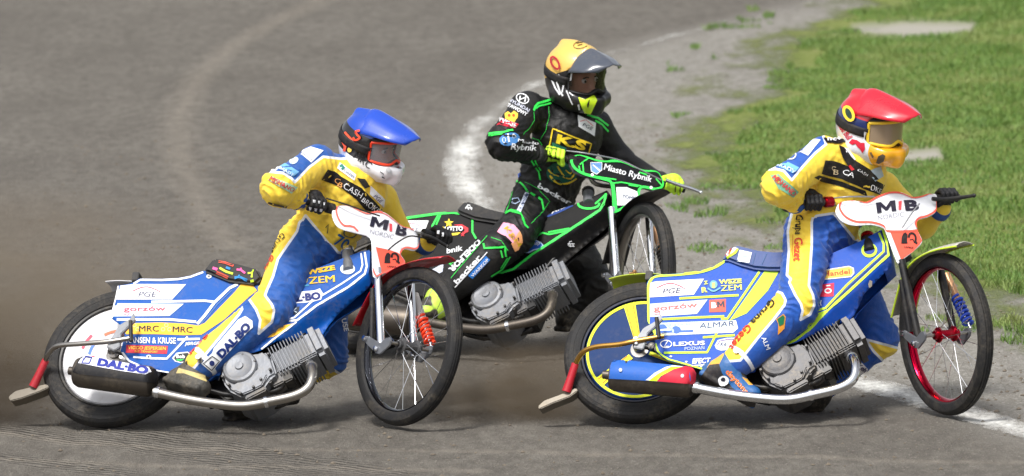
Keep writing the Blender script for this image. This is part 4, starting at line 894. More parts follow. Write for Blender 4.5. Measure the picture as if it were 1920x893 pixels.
def disc1(b, o, m):
    for (a, r, l, c) in ((140, .16, .05, (226, 90, 110)), (150, .12, .06, (90, 130, 210)), (95, .12, .05, (206, 120, 90)), (200, .15, .05, (60, 90, 190)), (60, .1, .05, (206, 90, 120)), (182, .10, .06, (226, 100, 120)), (230, .13, .05, (90, 160, 200))):
        pts = [tuple(proj(np.array(m @ Vector((r * cos(radians(a + k * 9)), -.036, r * sin(radians(a + k * 9))))))) for k in range(4)]
        dline(pts, 5, b, c, o, .002, name='disc_print')
def muf1(b, o):
    dpoly([(137, 698), (146, 678), (156, 667), (200, 675), (296, 694), (291, 719), (215, 709), (150, 702)], b, (26, 26, 30), o, .004, 'heat_shield')
    dpoly([(147, 682), (156, 668), (192, 675), (250, 685), (278, 690), (282, 697), (272, 703), (230, 697), (180, 688)], b, (230, 232, 244), o, .0054, 'sticker'); text('DAL·BO', (182, 686), (276, 702), 13, b, (44, 56, 150), o, .06, .12, .007); dline([(154, 682), (160, 671), (172, 673), (168, 683)], 2.2, b, (44, 56, 150), o, .007, True, 'lettering')
def muf3(b, o):
    dpoly([(1143, 710), (1145, 688), (1150, 674), (1200, 680), (1262, 686), (1300, 691), (1303, 700), (1301, 721), (1215, 714)], b, (40, 98, 186), o, .004, 'heat_shield')
    dpoly([(1211, 713), (1228, 700), (1248, 690), (1262, 687), (1285, 690), (1262, 695), (1240, 706), (1232, 715)], b, (232, 236, 236), o, .005, 'heat_shield'); dpoly([(1217, 714), (1236, 701), (1258, 690), (1285, 690), (1262, 695), (1240, 706), (1232, 715)], b, (200, 226, 40), o, .0056, 'heat_shield'); dpoly([(1232, 715), (1244, 704), (1264, 694), (1285, 689), (1300, 691), (1303, 700), (1301, 721)], b, (206, 36, 62), o, .006, 'heat_shield')
    for c in ((1164, 695), (1280, 706)): dpoly([(c[0] + 3.4 * cos(t * pi / 4), c[1] + 3.4 * sin(t * pi / 4)) for t in range(8)], b, (190, 194, 200), o, .008, 'fastener')
def head3(b, o): dpoly([(1560, 617), (1564, 611), (1571, 611), (1580, 628), (1583, 637), (1574, 642), (1562, 640), (1556, 630)], b, (70, 74, 84), o, .002, 'head_badge', 5)
def head1(b, o): dpoly([(550, 640), (556, 634), (567, 634), (573, 646), (578, 658), (568, 663), (554, 664), (549, 652)], b, (206, 210, 218), o, .002, 'head_badge', 5)
lacq = dict(rough=.35, dirt=.16, coat=.25)
cfg1 = dict(label='blue and yellow motorcycle at the left with a white rear wheel disc', disc=M('white_disc', (214, 214, 218), .5, dirt=.3, spec=.25), rear_rim=blackm, alloy=alu, pipe=steel, muffler=((143, 697), (288, 717)), muf_mat=soot,
    arm=[(247, 634, -.2), (200, 641, -.21), (150, 645, -.20), (112, 648, -.18), (97, 657, -.15), (88, 670, -.12), (85, 677, -.10)], arm_mat=steel, sleeve=((86, 675, -.10), (62, 726, -.06)), scoop=[(15, 744), (28, 733), (60, 725), (88, 720), (91, 727), (70, 736), (40, 747), (20, 752)],
    bracket=[(250, 586), (244, 597), (222, 610), (213, 626), (199, 650), (214, 657), (224, 651), (227, 626), (242, 611), (253, 600)], strap=((245, 602), (246, 640)),
    cover=[(221, 536), (240, 533), (250, 530), (262, 522.5), (303, 523), (334, 521.4), (357, 517), (381, 508), (403, 511), (440, 522), (480, 530), (500, 532), (520, 528), (591, 504), (639, 486), (677, 471.6), (692, 469), (694, 472), (693, 500), (690, 516), (697, 529), (691, 540), (636, 588), (616, 610), (604, 630), (595, 636), (560, 640), (518, 640), (490, 657), (450, 668), (425, 675), (416, 688), (414, 708), (410, 714), (380, 716), (323, 701), (298, 697), (270, 690), (243, 680), (233, 670), (226, 658), (230, 644), (234, 628), (224, 608), (209, 597), (211, 579), (217, 555)],
    crease=[(688, 515), (655, 540), (594.6, 575.5), (557, 604), (512, 640), (470, 668)], cover_mat=M('blue_cover', BL1, .5, dirt=.2, spec=.22), cover_art=cover1,
    seat=[(380, 507), (392, 492), (400, 482), (440, 492), (482, 503), (492, 520), (478, 532), (428, 526), (403, 516)], seat_mat=M('black_seat', (20, 20, 23), .6, dirt=.08, bump=.2), seat_art=seat1,
    filler=((654, 508), (652, 474)), filler_mat=alu, cap_mat=chrome, mud_rear=M('white_guard', (226, 226, 230), .4), tail=(256, 522), rim=M('black_chrome', (90, 92, 98), .15, 1.), hub=alud, fork=chrome, shock=M('shock_grey', (196, 190, 186), .4), spring=M('orange_spring', (255, 70, 26), .4, dirt=.05),
    mud_front=M('red_guard', (186, 20, 36), .3, dirt=.1, coat=.3), hands=((590, 383), (826, 445)), throttle=blackp, perch=blackp, lever=[(790, 440), (812, 447), (838, 462)], lever_mat=blackp,
    cables=[[(612, 372, -.02), (650, 384, .02), (690, 398, .03), (712, 405, .04)], [(728, 469, .03), (745, 455, .05), (768, 443, .06), (792, 446, .03)]], plate=PL1, plate_mat=M('white_plate', (236, 238, 244), .35, dirt=.06), plate_art=plate1, disc_art=disc1, muf_art=muf1, head_art=head1)
cfg3 = dict(label='blue and lime motorcycle at the right with a yellow striped rear wheel disc', disc=M('blue_disc', (8, 48, 100), .55, dirt=.1, spec=.2), rear_rim=M('dark_chrome', (60, 62, 70), .2, 1.), alloy=alud, pipe=chrome, muffler=((1145, 704), (1300, 718)), muf_mat=soot,
    arm=[(1245, 630, -.2), (1190, 640, -.21), (1160, 646, -.2), (1120, 650, -.18), (1098, 657, -.16), (1086, 669, -.13), (1078, 684, -.10)], arm_mat=gold, sleeve=((1079, 682, -.10), (1062, 735, -.06)), scoop=[(1008, 762), (1020, 751), (1055, 738), (1080, 727), (1083, 733), (1068, 744), (1036, 756), (1012, 767)],
    bracket=[(1238, 588), (1232, 600), (1206, 615), (1196, 630), (1187, 652), (1205, 655), (1211, 640), (1214, 625), (1232, 609), (1242, 598)], strap=((1231, 596), (1236, 634)),
    cover=[(1213, 530), (1219, 522), (1228, 516), (1275, 512.7), (1313, 508), (1338, 500), (1353, 491), (1364, 484), (1400, 490), (1440, 497), (1475, 500), (1490, 503), (1560, 475), (1613, 452.5), (1651, 432), (1659, 431), (1664, 450), (1668, 478), (1674, 495), (1671, 499), (1636, 535.5), (1620, 552), (1612.5, 570), (1602, 591), (1589, 604), (1560, 612), (1521, 630), (1491, 643), (1435, 657), (1425.5, 666), (1416, 697), (1406, 699.7), (1370, 702), (1322, 695), (1281, 684), (1252, 676), (1239, 668), (1232, 660), (1229, 648), (1228, 638), (1225, 620), (1219, 613), (1214, 602)],
    crease=[(1669, 480), (1640, 505.5), (1597, 546), (1557, 581), (1519, 621), (1480, 660)], cover_mat=M('royal_cover', BL3, .5, dirt=.17, spec=.22), cover_art=cover3,
    seat=[(1352, 488), (1362, 470), (1376, 458), (1392, 461), (1420, 468), (1450, 471), (1482, 470), (1482, 505), (1440, 505), (1413, 502.7), (1388, 496), (1364, 487)], seat_mat=M('navy_seat', (18, 60, 128), .5, dirt=.1, bump=.15), seat_art=seat3,
    filler=((1631, 472), (1627, 447)), filler_mat=blackp, cap_mat=redan, mud_rear=M('lime_guard', (200, 220, 60), .4), mud_end=113, tail=(1218, 520), rim=M('red_chrome', (196, 12, 52), .14, 1.), hub=redan, fork=blackm, shock=M('shock_orange', (196, 150, 110), .35, .4), spring=M('blue_spring', (40, 80, 200), .4, dirt=.05),
    mud_front=M('clear_guard', (176, 174, 166), .25, dirt=.2), mud_edge=M('lime_edge', (206, 236, 60), .4), hands=((1522, 380), (1776, 371)), throttle=redan, perch=M('white_cover', (232, 232, 234), .5), lever=[(1748, 373), (1770, 374), (1800, 371), (1826, 367)], lever_mat=blackp,
    cables=[[(1560, 372, -.02), (1592, 369, .03), (1640, 369, .03)], [(1692, 427, .02), (1708, 402, .04), (1724, 382, .05)]], cable_mat=M('grey_cable', (150, 152, 158), .4, .5), plate=PL3, plate_mat=M('white_plate', (236, 238, 244), .35, dirt=.06), plate_art=plate3, disc_art=disc3, muf_art=muf3, head_art=head3)
cfg2 = dict(label='black motorcycle with green piping in the middle behind the other two', disc=M('black_disc', (26, 27, 30), .4, dirt=.3), rear_rim=blackm, alloy=alu, pipe=soot, muffler=((640, 590), (775, 604)), muf_mat=soot,
    cover=[(744.7, 410), (771, 405.5), (818, 399), (850, 397), (864, 399), (889, 403), (928, 408), (960, 412), (990, 415), (1079, 383), (1138, 357), (1142, 362), (1134, 380), (1142, 400), (1147, 418), (1131, 434), (1087, 469), (1052, 499), (1040, 500), (1000, 505), (963, 508), (924, 519), (895, 522), (880, 546), (873, 568), (866, 569), (840, 572), (800, 562), (775, 548), (760, 532), (752, 500), (748, 470), (744, 440)],
    crease=[(1127, 395), (1074, 431), (998, 481), (964, 508), (924, 521)], cover_mat=M('black_cover', (14, 14, 16), .5, dirt=.05, spec=.22), cover_art=cover2,
    seat=[(853, 394.5), (862, 384), (871, 375), (889, 380), (912, 389), (936, 395), (965, 400), (965, 416), (928, 416), (889, 410), (865, 401)], seat_mat=M('black_seat', (20, 20, 23), .6, dirt=.08, bump=.2), seat_art=seat2,
    filler=((1104, 382), (1103, 362)), filler_mat=alu, cap_mat=blackp, mud_rear=blackp, tail=(750, 405), rim=M('raw_rim', (150, 146, 140), .3, 1.), hub=M('gold_hub', (196, 140, 80), .3, 1.), fork=chrome, shock=M('shock_orange', (196, 150, 110), .35, .4), spring=blackp,
    mud_front=blackp, hands=((1040, 292), (1262, 350)), throttle=blackp, perch=blackp, lever=[(1248, 338), (1270, 346), (1296, 354), (1314, 361)], lever_mat=chrome,
    cables=[[(1062, 283, .0), (1100, 288, .05), (1160, 300, .05), (1200, 318, .05), (1240, 338, .03)]], cable_mat=M('grey_cable', (150, 152, 158), .4, .5), plate=PL2, plate_mat=M('black_plate', (18, 19, 23), .5, dirt=.05, spec=.25), plate_art=plate2, eng=(.01, .0))
MOTO1 = motorcycle(B1, cfg1); MOTO3 = motorcycle(B3, cfg3); MOTO2 = motorcycle(B2, cfg2)
# ================================================================== riders
def frame_from(fwd, up):
    x = Vector(fwd).normalized(); z = (Vector(up) - x * Vector(up).dot(x)).normalized(); y = z.cross(x); return Matrix((x, y, z)).transposed()
def np3(v): return np.array(v, float)
def sdf_obj(S_, name, mat, parent, disp=None, attrs=None, smooth_it=1, scale=None):
    V, q = S_.mesh()
    if scale: V = scale[0] + (V - scale[0]) * scale[1]
    for _ in range(smooth_it):      # relax the grid facets
        acc = np.zeros_like(V); cnt = np.zeros(len(V))
        for a, b in ((0, 1), (1, 2), (2, 3), (3, 0)):
            np.add.at(acc, q[:, a], V[q[:, b]]); np.add.at(acc, q[:, b], V[q[:, a]]); np.add.at(cnt, q[:, a], 1); np.add.at(cnt, q[:, b], 1)
        V = V * .5 + .5 * acc / cnt[:, None]
    if disp is not None: V = V + vnormals(V, q) * disp(V)[:, None]
    at = attrs(V) if attrs else None
    o = mk(name, V, q, mat, parent, angle=180, attrs=at)
    return o, BVHTree.FromPolygons([Vector(v) for v in V], q.tolist()), V, q
def glove(name, mat, grip, bar, wrist, parent, left, h=.0032, cuff=.036):
    """hand closed round a bar: palm, four fingers, thumb and gauntlet"""
    g = np3(grip); b = np3(bar); b /= np.linalg.norm(b); wv = np3(wrist) - g; wl = np.linalg.norm(wv)
    e1 = -(wv - b * (wv @ b)); e1 /= np.linalg.norm(e1); e2 = np.cross(b, e1); e2 = e2 if e2[2] > 0 else -e2
    lo = np.minimum(g, np3(wrist)) - .11; hi = np.maximum(g, np3(wrist)) + .11; S_ = SDF(lo, hi, h)
    at = lambda r, a: g + (e1 * cos(a) + e2 * sin(a)) * r
    # palm / back of the hand
    kn = at(.036, radians(95)); wr = np3(wrist)
    S_.cone(kn - e1 * .012, wr * .75 + g * .25 + e2 * .01, .026, .030, k=.02, flat=(tuple(b), 1.45))
    S_.cone(wr * .8 + g * .2, wr, .031, cuff, k=.02)
    S_.cone(wr, wr + wv / wl * .035, cuff, cuff + .004, k=.01)
    for i, off in enumerate((-.033, -.011, .011, .032)):
        ln = (.9, 1., .97, .85)[i if not left else 3 - i]; r0 = (.0112, .0118, .0115, .0105)[i]
        A = [radians(105), radians(50), radians(-5), radians(-75 * ln)]; R = [.036, .033, .031, .029]
        P = [at(r, a) + b * off for r, a in zip(R, A)]
        for j in range(3): S_.cone(P[j], P[j + 1], r0 - j * .0006, r0 - (j + 1) * .0006, k=.005)
    t0 = at(.030, radians(160)) + b * .036 * INN; t1 = at(.031, radians(215)) + b * .044 * INN; t2 = at(.030, radians(285)) + b * .030 * INN
    S_.cone(t0, t1, .0135, .012, k=.008); S_.cone(t1, t2, .012, .0105, k=.005)
    o, bv, V, q = sdf_obj(S_, name, mat, parent, smooth_it=1)
    return o, bv
INN = 1
def boot(name, mat, ankle, toe, heel, up, parent, h=.005, attrs=None):
    a, t, he = np3(ankle), np3(toe), np3(heel); u = np3(up); u /= np.linalg.norm(u)
    fw = t - he; fw /= np.linalg.norm(fw); side = np.cross(u, fw); side /= np.linalg.norm(side)
    lo = np.minimum.reduce([a, t, he, a + u * .14]) - .09; hi = np.maximum.reduce([a, t, he, a + u * .14]) + .09; S_ = SDF(lo, hi, h)
    S_.cone(a + u * .13, a, .062, .056, k=.02); S_.cone(a, he, .056, .045, k=.03); S_.cone(he, t, .044, .036, k=.03, flat=(tuple(side), 1.25))
    S_.cone(a, t * .6 + he * .4, .05, .04, k=.04)
    ax = np.array([fw, side, np.cross(fw, side)]); mid = (t + he) / 2 - u * .035
    S_.box(mid, ax, (np.linalg.norm(t - he) / 2 + .035, .045, .014), .012, k=.008)
    return sdf_obj(S_, name, mat, parent, attrs=attrs)
# ------------------------------------------------------------------ helmet
def helmet(c, parent):
    """shell with chin bar and open eye port, peak, goggles; c holds place, colours and print"""
    O = Vector(c['pos']); R = frame_from(c['fwd'], c['up']); Ri = np.array(R); L2W = Matrix.Translation(O) @ R.to_4x4(); sc = c.get('scale', 1.)
    ax = np.array([list(R.col[0]), list(R.col[1]), list(R.col[2])]); w_ = lambda x, y, z: np3(L2W @ Vector((x, y, z)))
    S_ = SDF(np3(O) - .24, np3(O) + .24, .0036)
    S_.ell(w_(-.008, 0, .034), ax, (.142, .121, .114), k=.02); S_.ell(w_(-.022, 0, -.03), ax, (.124, .112, .12), k=.05)
    for s in (-1, 1):
        S_.cone(w_(.0, s * .094, -.066), w_(.114, s * .047, -.076), .045, .038, k=.03)
        S_.cone(w_(.114, s * .047, -.076), w_(.144, 0, -.076), .038, .031, k=.018)
        S_.cone(w_(.04, s * .070, -.105), w_(.138, s * .006, -.118), .028, .023, k=.025)
    S_.cone(w_(.160, 0, -.056), w_(.160, 0, -.102), .014, .013, k=.02)
    S_.cone(w_(-.10, 0, .128), w_(.06, 0, .132), .010, .014, k=.04)
    S_.ell(w_(-.004, 0, -.01), ax, (.114, .093, .135), k=.008, sub=True)
    S_.box(w_(.16, 0, .012), ax, (.142, .103, .062), .034, k=.010, sub=True)
    S_.box(w_(0, 0, -.222), ax, (.30, .30, .083), .01, k=.01, sub=True)
    R3 = np.array(R)
    def at(V):
        l = (V - np3(O)) @ R3 / sc; return c['regions'](l, proj(V))
    o, bv, V, q = sdf_obj(S_, 'helmet', c['mat'], parent, attrs=at, scale=(np3(O), sc)); L2W = L2W @ Matrix.Scale(sc, 4)
    # peak
    Vp = []; nu, nv = 15, 16; px0, pz0 = c.get('peak_at', (-.06, .156))
    for iv in range(nv):
        v = iv / (nv - 1); x = px0 + (.235 - px0) * v; zc = pz0 - .010 * v - (pz0 - .112) * v * v; hw = (.121 - .020 * v - max(0, .25 - v) ** 2 * .5) * (1 - max(0, v - .62) ** 2 * 3.2)
        for iu in range(nu):
            u = iu / (nu - 1) * 2 - 1; rid = .010 * math.exp(-(u * 4) ** 2) + .006 * math.exp(-((abs(u) - .55) * 6) ** 2)
            Vp.append(L2W @ Vector((x - .03 * u * u * (v > .5) * (v - .5) * 2, u * hw, zc + rid * (1 - v * .4) - (.094 - .068 * v) * u * u - max(0, .2 - v) ** 2 * .9)))
    pm = MB().add(Vp, [(i * nu + k, i * nu + k + 1, (i + 1) * nu + k + 1, (i + 1) * nu + k) for i in range(nv - 1) for k in range(nu - 1)])
    pk = pm.build('peak', c['peak_mat'], o, angle=180); sm = pk.modifiers.new('t', 'SOLIDIFY'); sm.thickness = .004; sm.offset = -1
    # goggles: lens, frame, strap
    def gp_(ph, z, r=.131): 
        dip = 0
        return L2W @ Vector((r * cos(ph) * 1.12 - .006, r * sin(ph) * .82, z))
    zt = lambda ph: .060 - .010 * ph ** 2; zb = lambda ph: -.045 + .020 * math.exp(-(ph * 4.5) ** 2) + .008 * ph ** 2
    nl = 25; phs = [(-1.12 + 2.24 * i / (nl - 1)) for i in range(nl)]; Vl = []
    for ph in phs:
        for k in range(6): Vl.append(gp_(ph, zb(ph) + (zt(ph) - zb(ph)) * k / 5))
    ln = MB().add(Vl, [(i * 6 + k, i * 6 + k + 1, (i + 1) * 6 + k + 1, (i + 1) * 6 + k) for i in range(nl - 1) for k in range(5)])
    lo_ = ln.build('goggle_lens', c['lens'], o, angle=180); lbv = ln.bvh()
    loop = [gp_(ph, zt(ph), .132) for ph in phs] + [gp_(ph, zb(ph), .132) for ph in phs[::-1]]
    MB().tube(loop + [loop[0]], c.get('frame_r', .0058), 8, cap=False).build('goggle_frame', c['frame_mat'], o, angle=80)
    loop2 = [gp_(ph * 1.04, zt(ph) + .007, .122) for ph in phs] + [gp_(ph * 1.04, zb(ph) - .007, .122) for ph in phs[::-1]]
    MB().tube(loop2 + [loop2[0]], .012, 8, cap=False).build('goggle_foam', blackp, o, angle=80)
    for s in (-1, 1):
        Vs = []; n = 0
        for i in range(22):
            ph = s * (1.02 + (pi - 1.02) * i / 21); zc = .004 + .034 * (i / 21)
            for k in (-1, -.4, .4, 1):
                z = zc + k * .0195; d = R @ Vector((cos(ph), sin(ph) * .9, 0)); src = L2W @ Vector((0, 0, z)) + d * .3
                d = d.normalized(); h = bv.ray_cast(src, -d)
                Vs.append((h[0] + d.normalized() * .004) if h[0] is not None and (h[0] - src).length < .29 else L2W @ Vector((.118 * cos(ph) * 1.1, .1 * sin(ph), z)))
            n += 1
        sb = MB().add(Vs, [(i * 4 + k, i * 4 + k + 1, (i + 1) * 4 + k + 1, (i + 1) * 4 + k) for i in range(n - 1) for k in range(3)])
        st = sb.build('goggle_strap', c['strap_mat'], o, angle=180); st.modifiers.new('t', 'SOLIDIFY').thickness = .003
        if s < 0: sbv = sb.bvh(); sto = st
    c['art'](bv, o, pm.bvh(), pk, lbv, lo_, sbv, sto)
    return o, L2W
def glass(name, rgb, alpha, rough=.05):
    m, nt, b = base_mat(name); b.inputs['Base Color'].default_value = (*lin(*rgb), 1); b.inputs['Roughness'].default_value = rough
    b.inputs['Alpha'].default_value = alpha; b.inputs['Coat Weight'].default_value = .6; return m
# ------------------------------------------------------------------ body
def folds(S_, joints):
    """cloth creases: gathered at the joints, loose along the limbs"""
    def f(V):
        n = vnoise(V * 16, 31) * .5 + vnoise(V * 34, 32) * .3; d = .0026 * n
        for (p, ax, rad, amp, wl) in joints:
            p = np3(p); ax = np3(ax); ax = ax / np.linalg.norm(ax); r = np.linalg.norm(V - p, axis=1); wgt = np.exp(-(r / rad) ** 2)
            t = (V - p) @ ax / wl + 1.1 * vnoise(V * 11, 33) + .5 * vnoise(V * 23, 35); d += 1.45 * wgt * amp * (1 - np.abs(np.sin(pi * t)) * 1.6)
        return d
    return f
def rider(c):
    J = {k: (Vector(v) if not isinstance(v, Vector) else v) for k, v in c['J'].items()}
    n = {k: np3(v) for k, v in J.items()}
    base = Vector((J['pelvis'].x, J['pelvis'].y, 0)); root = thing('person', c['label'], 'person', base, 'speedway riders in the race')
    allp = np.array(list(n.values())); S_ = SDF(allp.min(0) - .2, allp.max(0) + .2, .0062)
    sh = n['sl'] - n['sr']; sh /= np.linalg.norm(sh); spine = n['neck'] - n['pelvis']; spine /= np.linalg.norm(spine); front = np.cross(sh, spine); front /= np.linalg.norm(front); spine2 = np.cross(front, sh)
    if front @ np3(c['face']) < 0: front = -front
    T = np.array([sh, front, spine2])
    hipv = n['hl'] - n['hr']; hipv /= np.linalg.norm(hipv); Hh = np.array([hipv, np.cross(spine, hipv) / np.linalg.norm(np.cross(spine, hipv)), spine]); Hh[2] = np.cross(Hh[0], Hh[1])
    ch = n['chest']; r = c.get('rad', {})
    S_.ell(ch, T, (r.get('cw', .185), .13, .17), k=.05, lab='torso')
    S_.ell(n['waist'], T, (r.get('ww', .165), .125, .15), k=.06, lab='torso'); S_.ell(n['pelvis'], Hh, (.165, .135, .13), k=.06, lab='pelvis')
    S_.cone(n['sr'], n['sl'], .078, .070, k=.05, lab='torso'); S_.cone(ch + spine2 * .10, n['neck'], .10, .062, k=.04, lab='torso')
    S_.cone(n['neck'], n['head'], .058, .062, k=.02, lab='neck')
    S_.ell(n['head'] + np3(c['fwd']) * .005, np.array(frame_from(c['fwd'], c['up']).transposed()), (.098, .078, .115), k=.02, lab='face')
    fw, upv = np3(Vector(c['fwd']).normalized()), np3(Vector(c['up']).normalized()); hc = n['head']
    S_.cone(hc + fw * .096 + upv * .0, hc + fw * .110 - upv * .036, .010, .014, k=.015, lab='face')
    S_.cone(hc + fw * .075 - upv * .085, hc + fw * .07 - upv * .10, .03, .03, k=.03, lab='face')
    limbs = [('sr', 'er', .082, .074, 'rarm'), ('er', 'wr', .073, .050, 'rfore'), ('sl', 'el', .074, .060, 'larm'), ('el', 'wl', .058, .046, 'lfore'),
             ('hr', 'kr', r.get('th', .108), .088, 'rthigh'), ('kr', 'ar', .088, .070, 'rshin'), ('hl', 'kl', .105, .088, 'lthigh'), ('kl', 'al', .086, .064, 'lshin')]
    for a, b, ra, rb, lb in limbs: S_.cone(n[a], n[b], ra, rb, k=.035, lab=lb)
    sv = n['ar'] - n['kr']; S_.cone(n['kr'] + sv * .2, n['kr'] + sv * .75, .086, .080, k=.03, lab='rshin')
    for fn in c.get('extra', []): fn(S_, n)
    fj = []
    for a, b, cc, amp in (('sr', 'er', 'wr', .0065), ('hr', 'kr', 'ar', .007), ('hl', 'kl', 'al', .006)):
        fj.append((n[b], (n[cc] - n[a]), .12, amp, .042))
    fj += [(n['sr'] * .75 + ch * .25, n['er'] - n['sr'] + .0, .11, .005, .045), (n['hr'], n['kr'] - n['hr'], .17, .0065, .05), (n['waist'], spine + front * .3, .2, .0075, .06), (n['waist'] * .5 + n['sr'] * .5, spine - sh * .6, .14, .0055, .055), (n['chest'] - spine2 * .05, spine * .6 + sh, .16, .004, .08), (n['wr'] * .6 + n['er'] * .4, n['wr'] - n['er'], .1, .004, .03), (n['kr'] * .5 + n['hr'] * .5, n['kr'] - n['hr'] + sh * .2, .14, .004, .06), (n['chest'], front + sh * .5, .2, .003, .07)]
    disp = folds(S_, fj)
    def dsp(V):
        lb = S_.labels(V); return np.where(lb == 'face', 0, disp(V))
    def attrs(V):
        lb = S_.labels(V); P = proj(V); out = {'skin': np.where(lb == 'face', 5., -5.)}
        for nm, (baselab, ops) in c['paint'].items():
            d = np.where(np.isin(lb, baselab), 12., -12.)
            for sign, labs, poly in ops:
                mk_ = np.isin(lb, labs) if labs else np.ones(len(V), bool); s = poly_sdf(P[mk_], poly)
                d[mk_] = np.maximum(d[mk_], s) if sign > 0 else np.minimum(d[mk_], -s)
            out[nm] = np.clip(d, -30, 30)
        return out
    body, bv, V, q = sdf_obj(S_, 'body', c['mat'], root, dsp, attrs, 2)
    c['art'](bv, body)
    hm, L2W = helmet(dict(c['helmet'], pos=J['head'], fwd=c['fwd'], up=c['up']), root)
    ey = M('eye_white', (226, 222, 216), .2, dirt=0); ei = M('iris', (40, 34, 30), .15, dirt=0)
    for s in (-1, 1):
        cpt = L2W @ Vector((.086, s * .032, .004)); dr = (L2W.to_3x3() @ Vector((1, 0, 0)))
        MB().tube([cpt + dr * t for t in (-.012, -.008, 0, .008, .012)], [.001, .009, .0125, .009, .001], 14, cap=False).build('eye', ey, body, angle=180)
        MB().tube([cpt + dr * .009, cpt + dr * .0135], [.0068, .004], 12).build('iris', ei, body)
        MB().tube([cpt + (L2W.to_3x3() @ Vector((.012, -.016, .016))), cpt + (L2W.to_3x3() @ Vector((.017, 0, .021))), cpt + (L2W.to_3x3() @ Vector((.010, .016, .016)))], .0035, 8).build('eyebrow', M('brow', (60, 44, 34), .8), body)
    global INN
    bk = c['bike']; S2 = bk.S
    for side in ('r', 'l'):
        hr, hl = bk.p(*c['hands'][0], -.035), bk.p(*c['hands'][1], -.035); g = S2 @ (hr if side == 'r' else hl); bar = (S2 @ hl - S2 @ hr).normalized()
        INN = 1 if side == 'r' else -1
        gl, gbv = glove('glove', c['glove_mat'], g, bar, n['w' + side], root, side == 'l')
        if 'glove_art' in c: c['glove_art'](gbv, gl, side)
        w0 = J['w' + side]; e0 = J['e' + side]; dv = (e0 - w0).normalized()
        MB().tube([w0 + dv * t for t in (-.012, .004, .022, .026)], [.046, .053, .055, .05], 22).build('cuff', c['cuff_mat'], root, angle=60)
    c['boots'](root, J, n)
    return root
# ------------------------------------------------------------------ the three riders
SY, SB1, SB3 = (250, 214, 64), (0, 80, 162), (12, 80, 172)
ALLA = ['torso', 'neck', 'rarm', 'rfore', 'larm', 'lfore']
SKIN = (206, 150, 124)
def suit(name, base, yel): return region_mat(name, base, [('ye', yel), ('skin', SKIN)], rough=.66, bump=.5, bscale=24, pipe={0: (2.3, (232, 236, 244))}, dirt=.14, sheen=.15)
def circ(x, y, rx, ry=None, n=14, rot=0.):
    ry = ry or rx; return [(x + rx * cos(2 * pi * t / n) * cos(rot) - ry * sin(2 * pi * t / n) * sin(rot), y + rx * cos(2 * pi * t / n) * sin(rot) + ry * sin(2 * pi * t / n) * cos(rot)) for t in range(n)]
SP = dict(name='sponsor_patch')
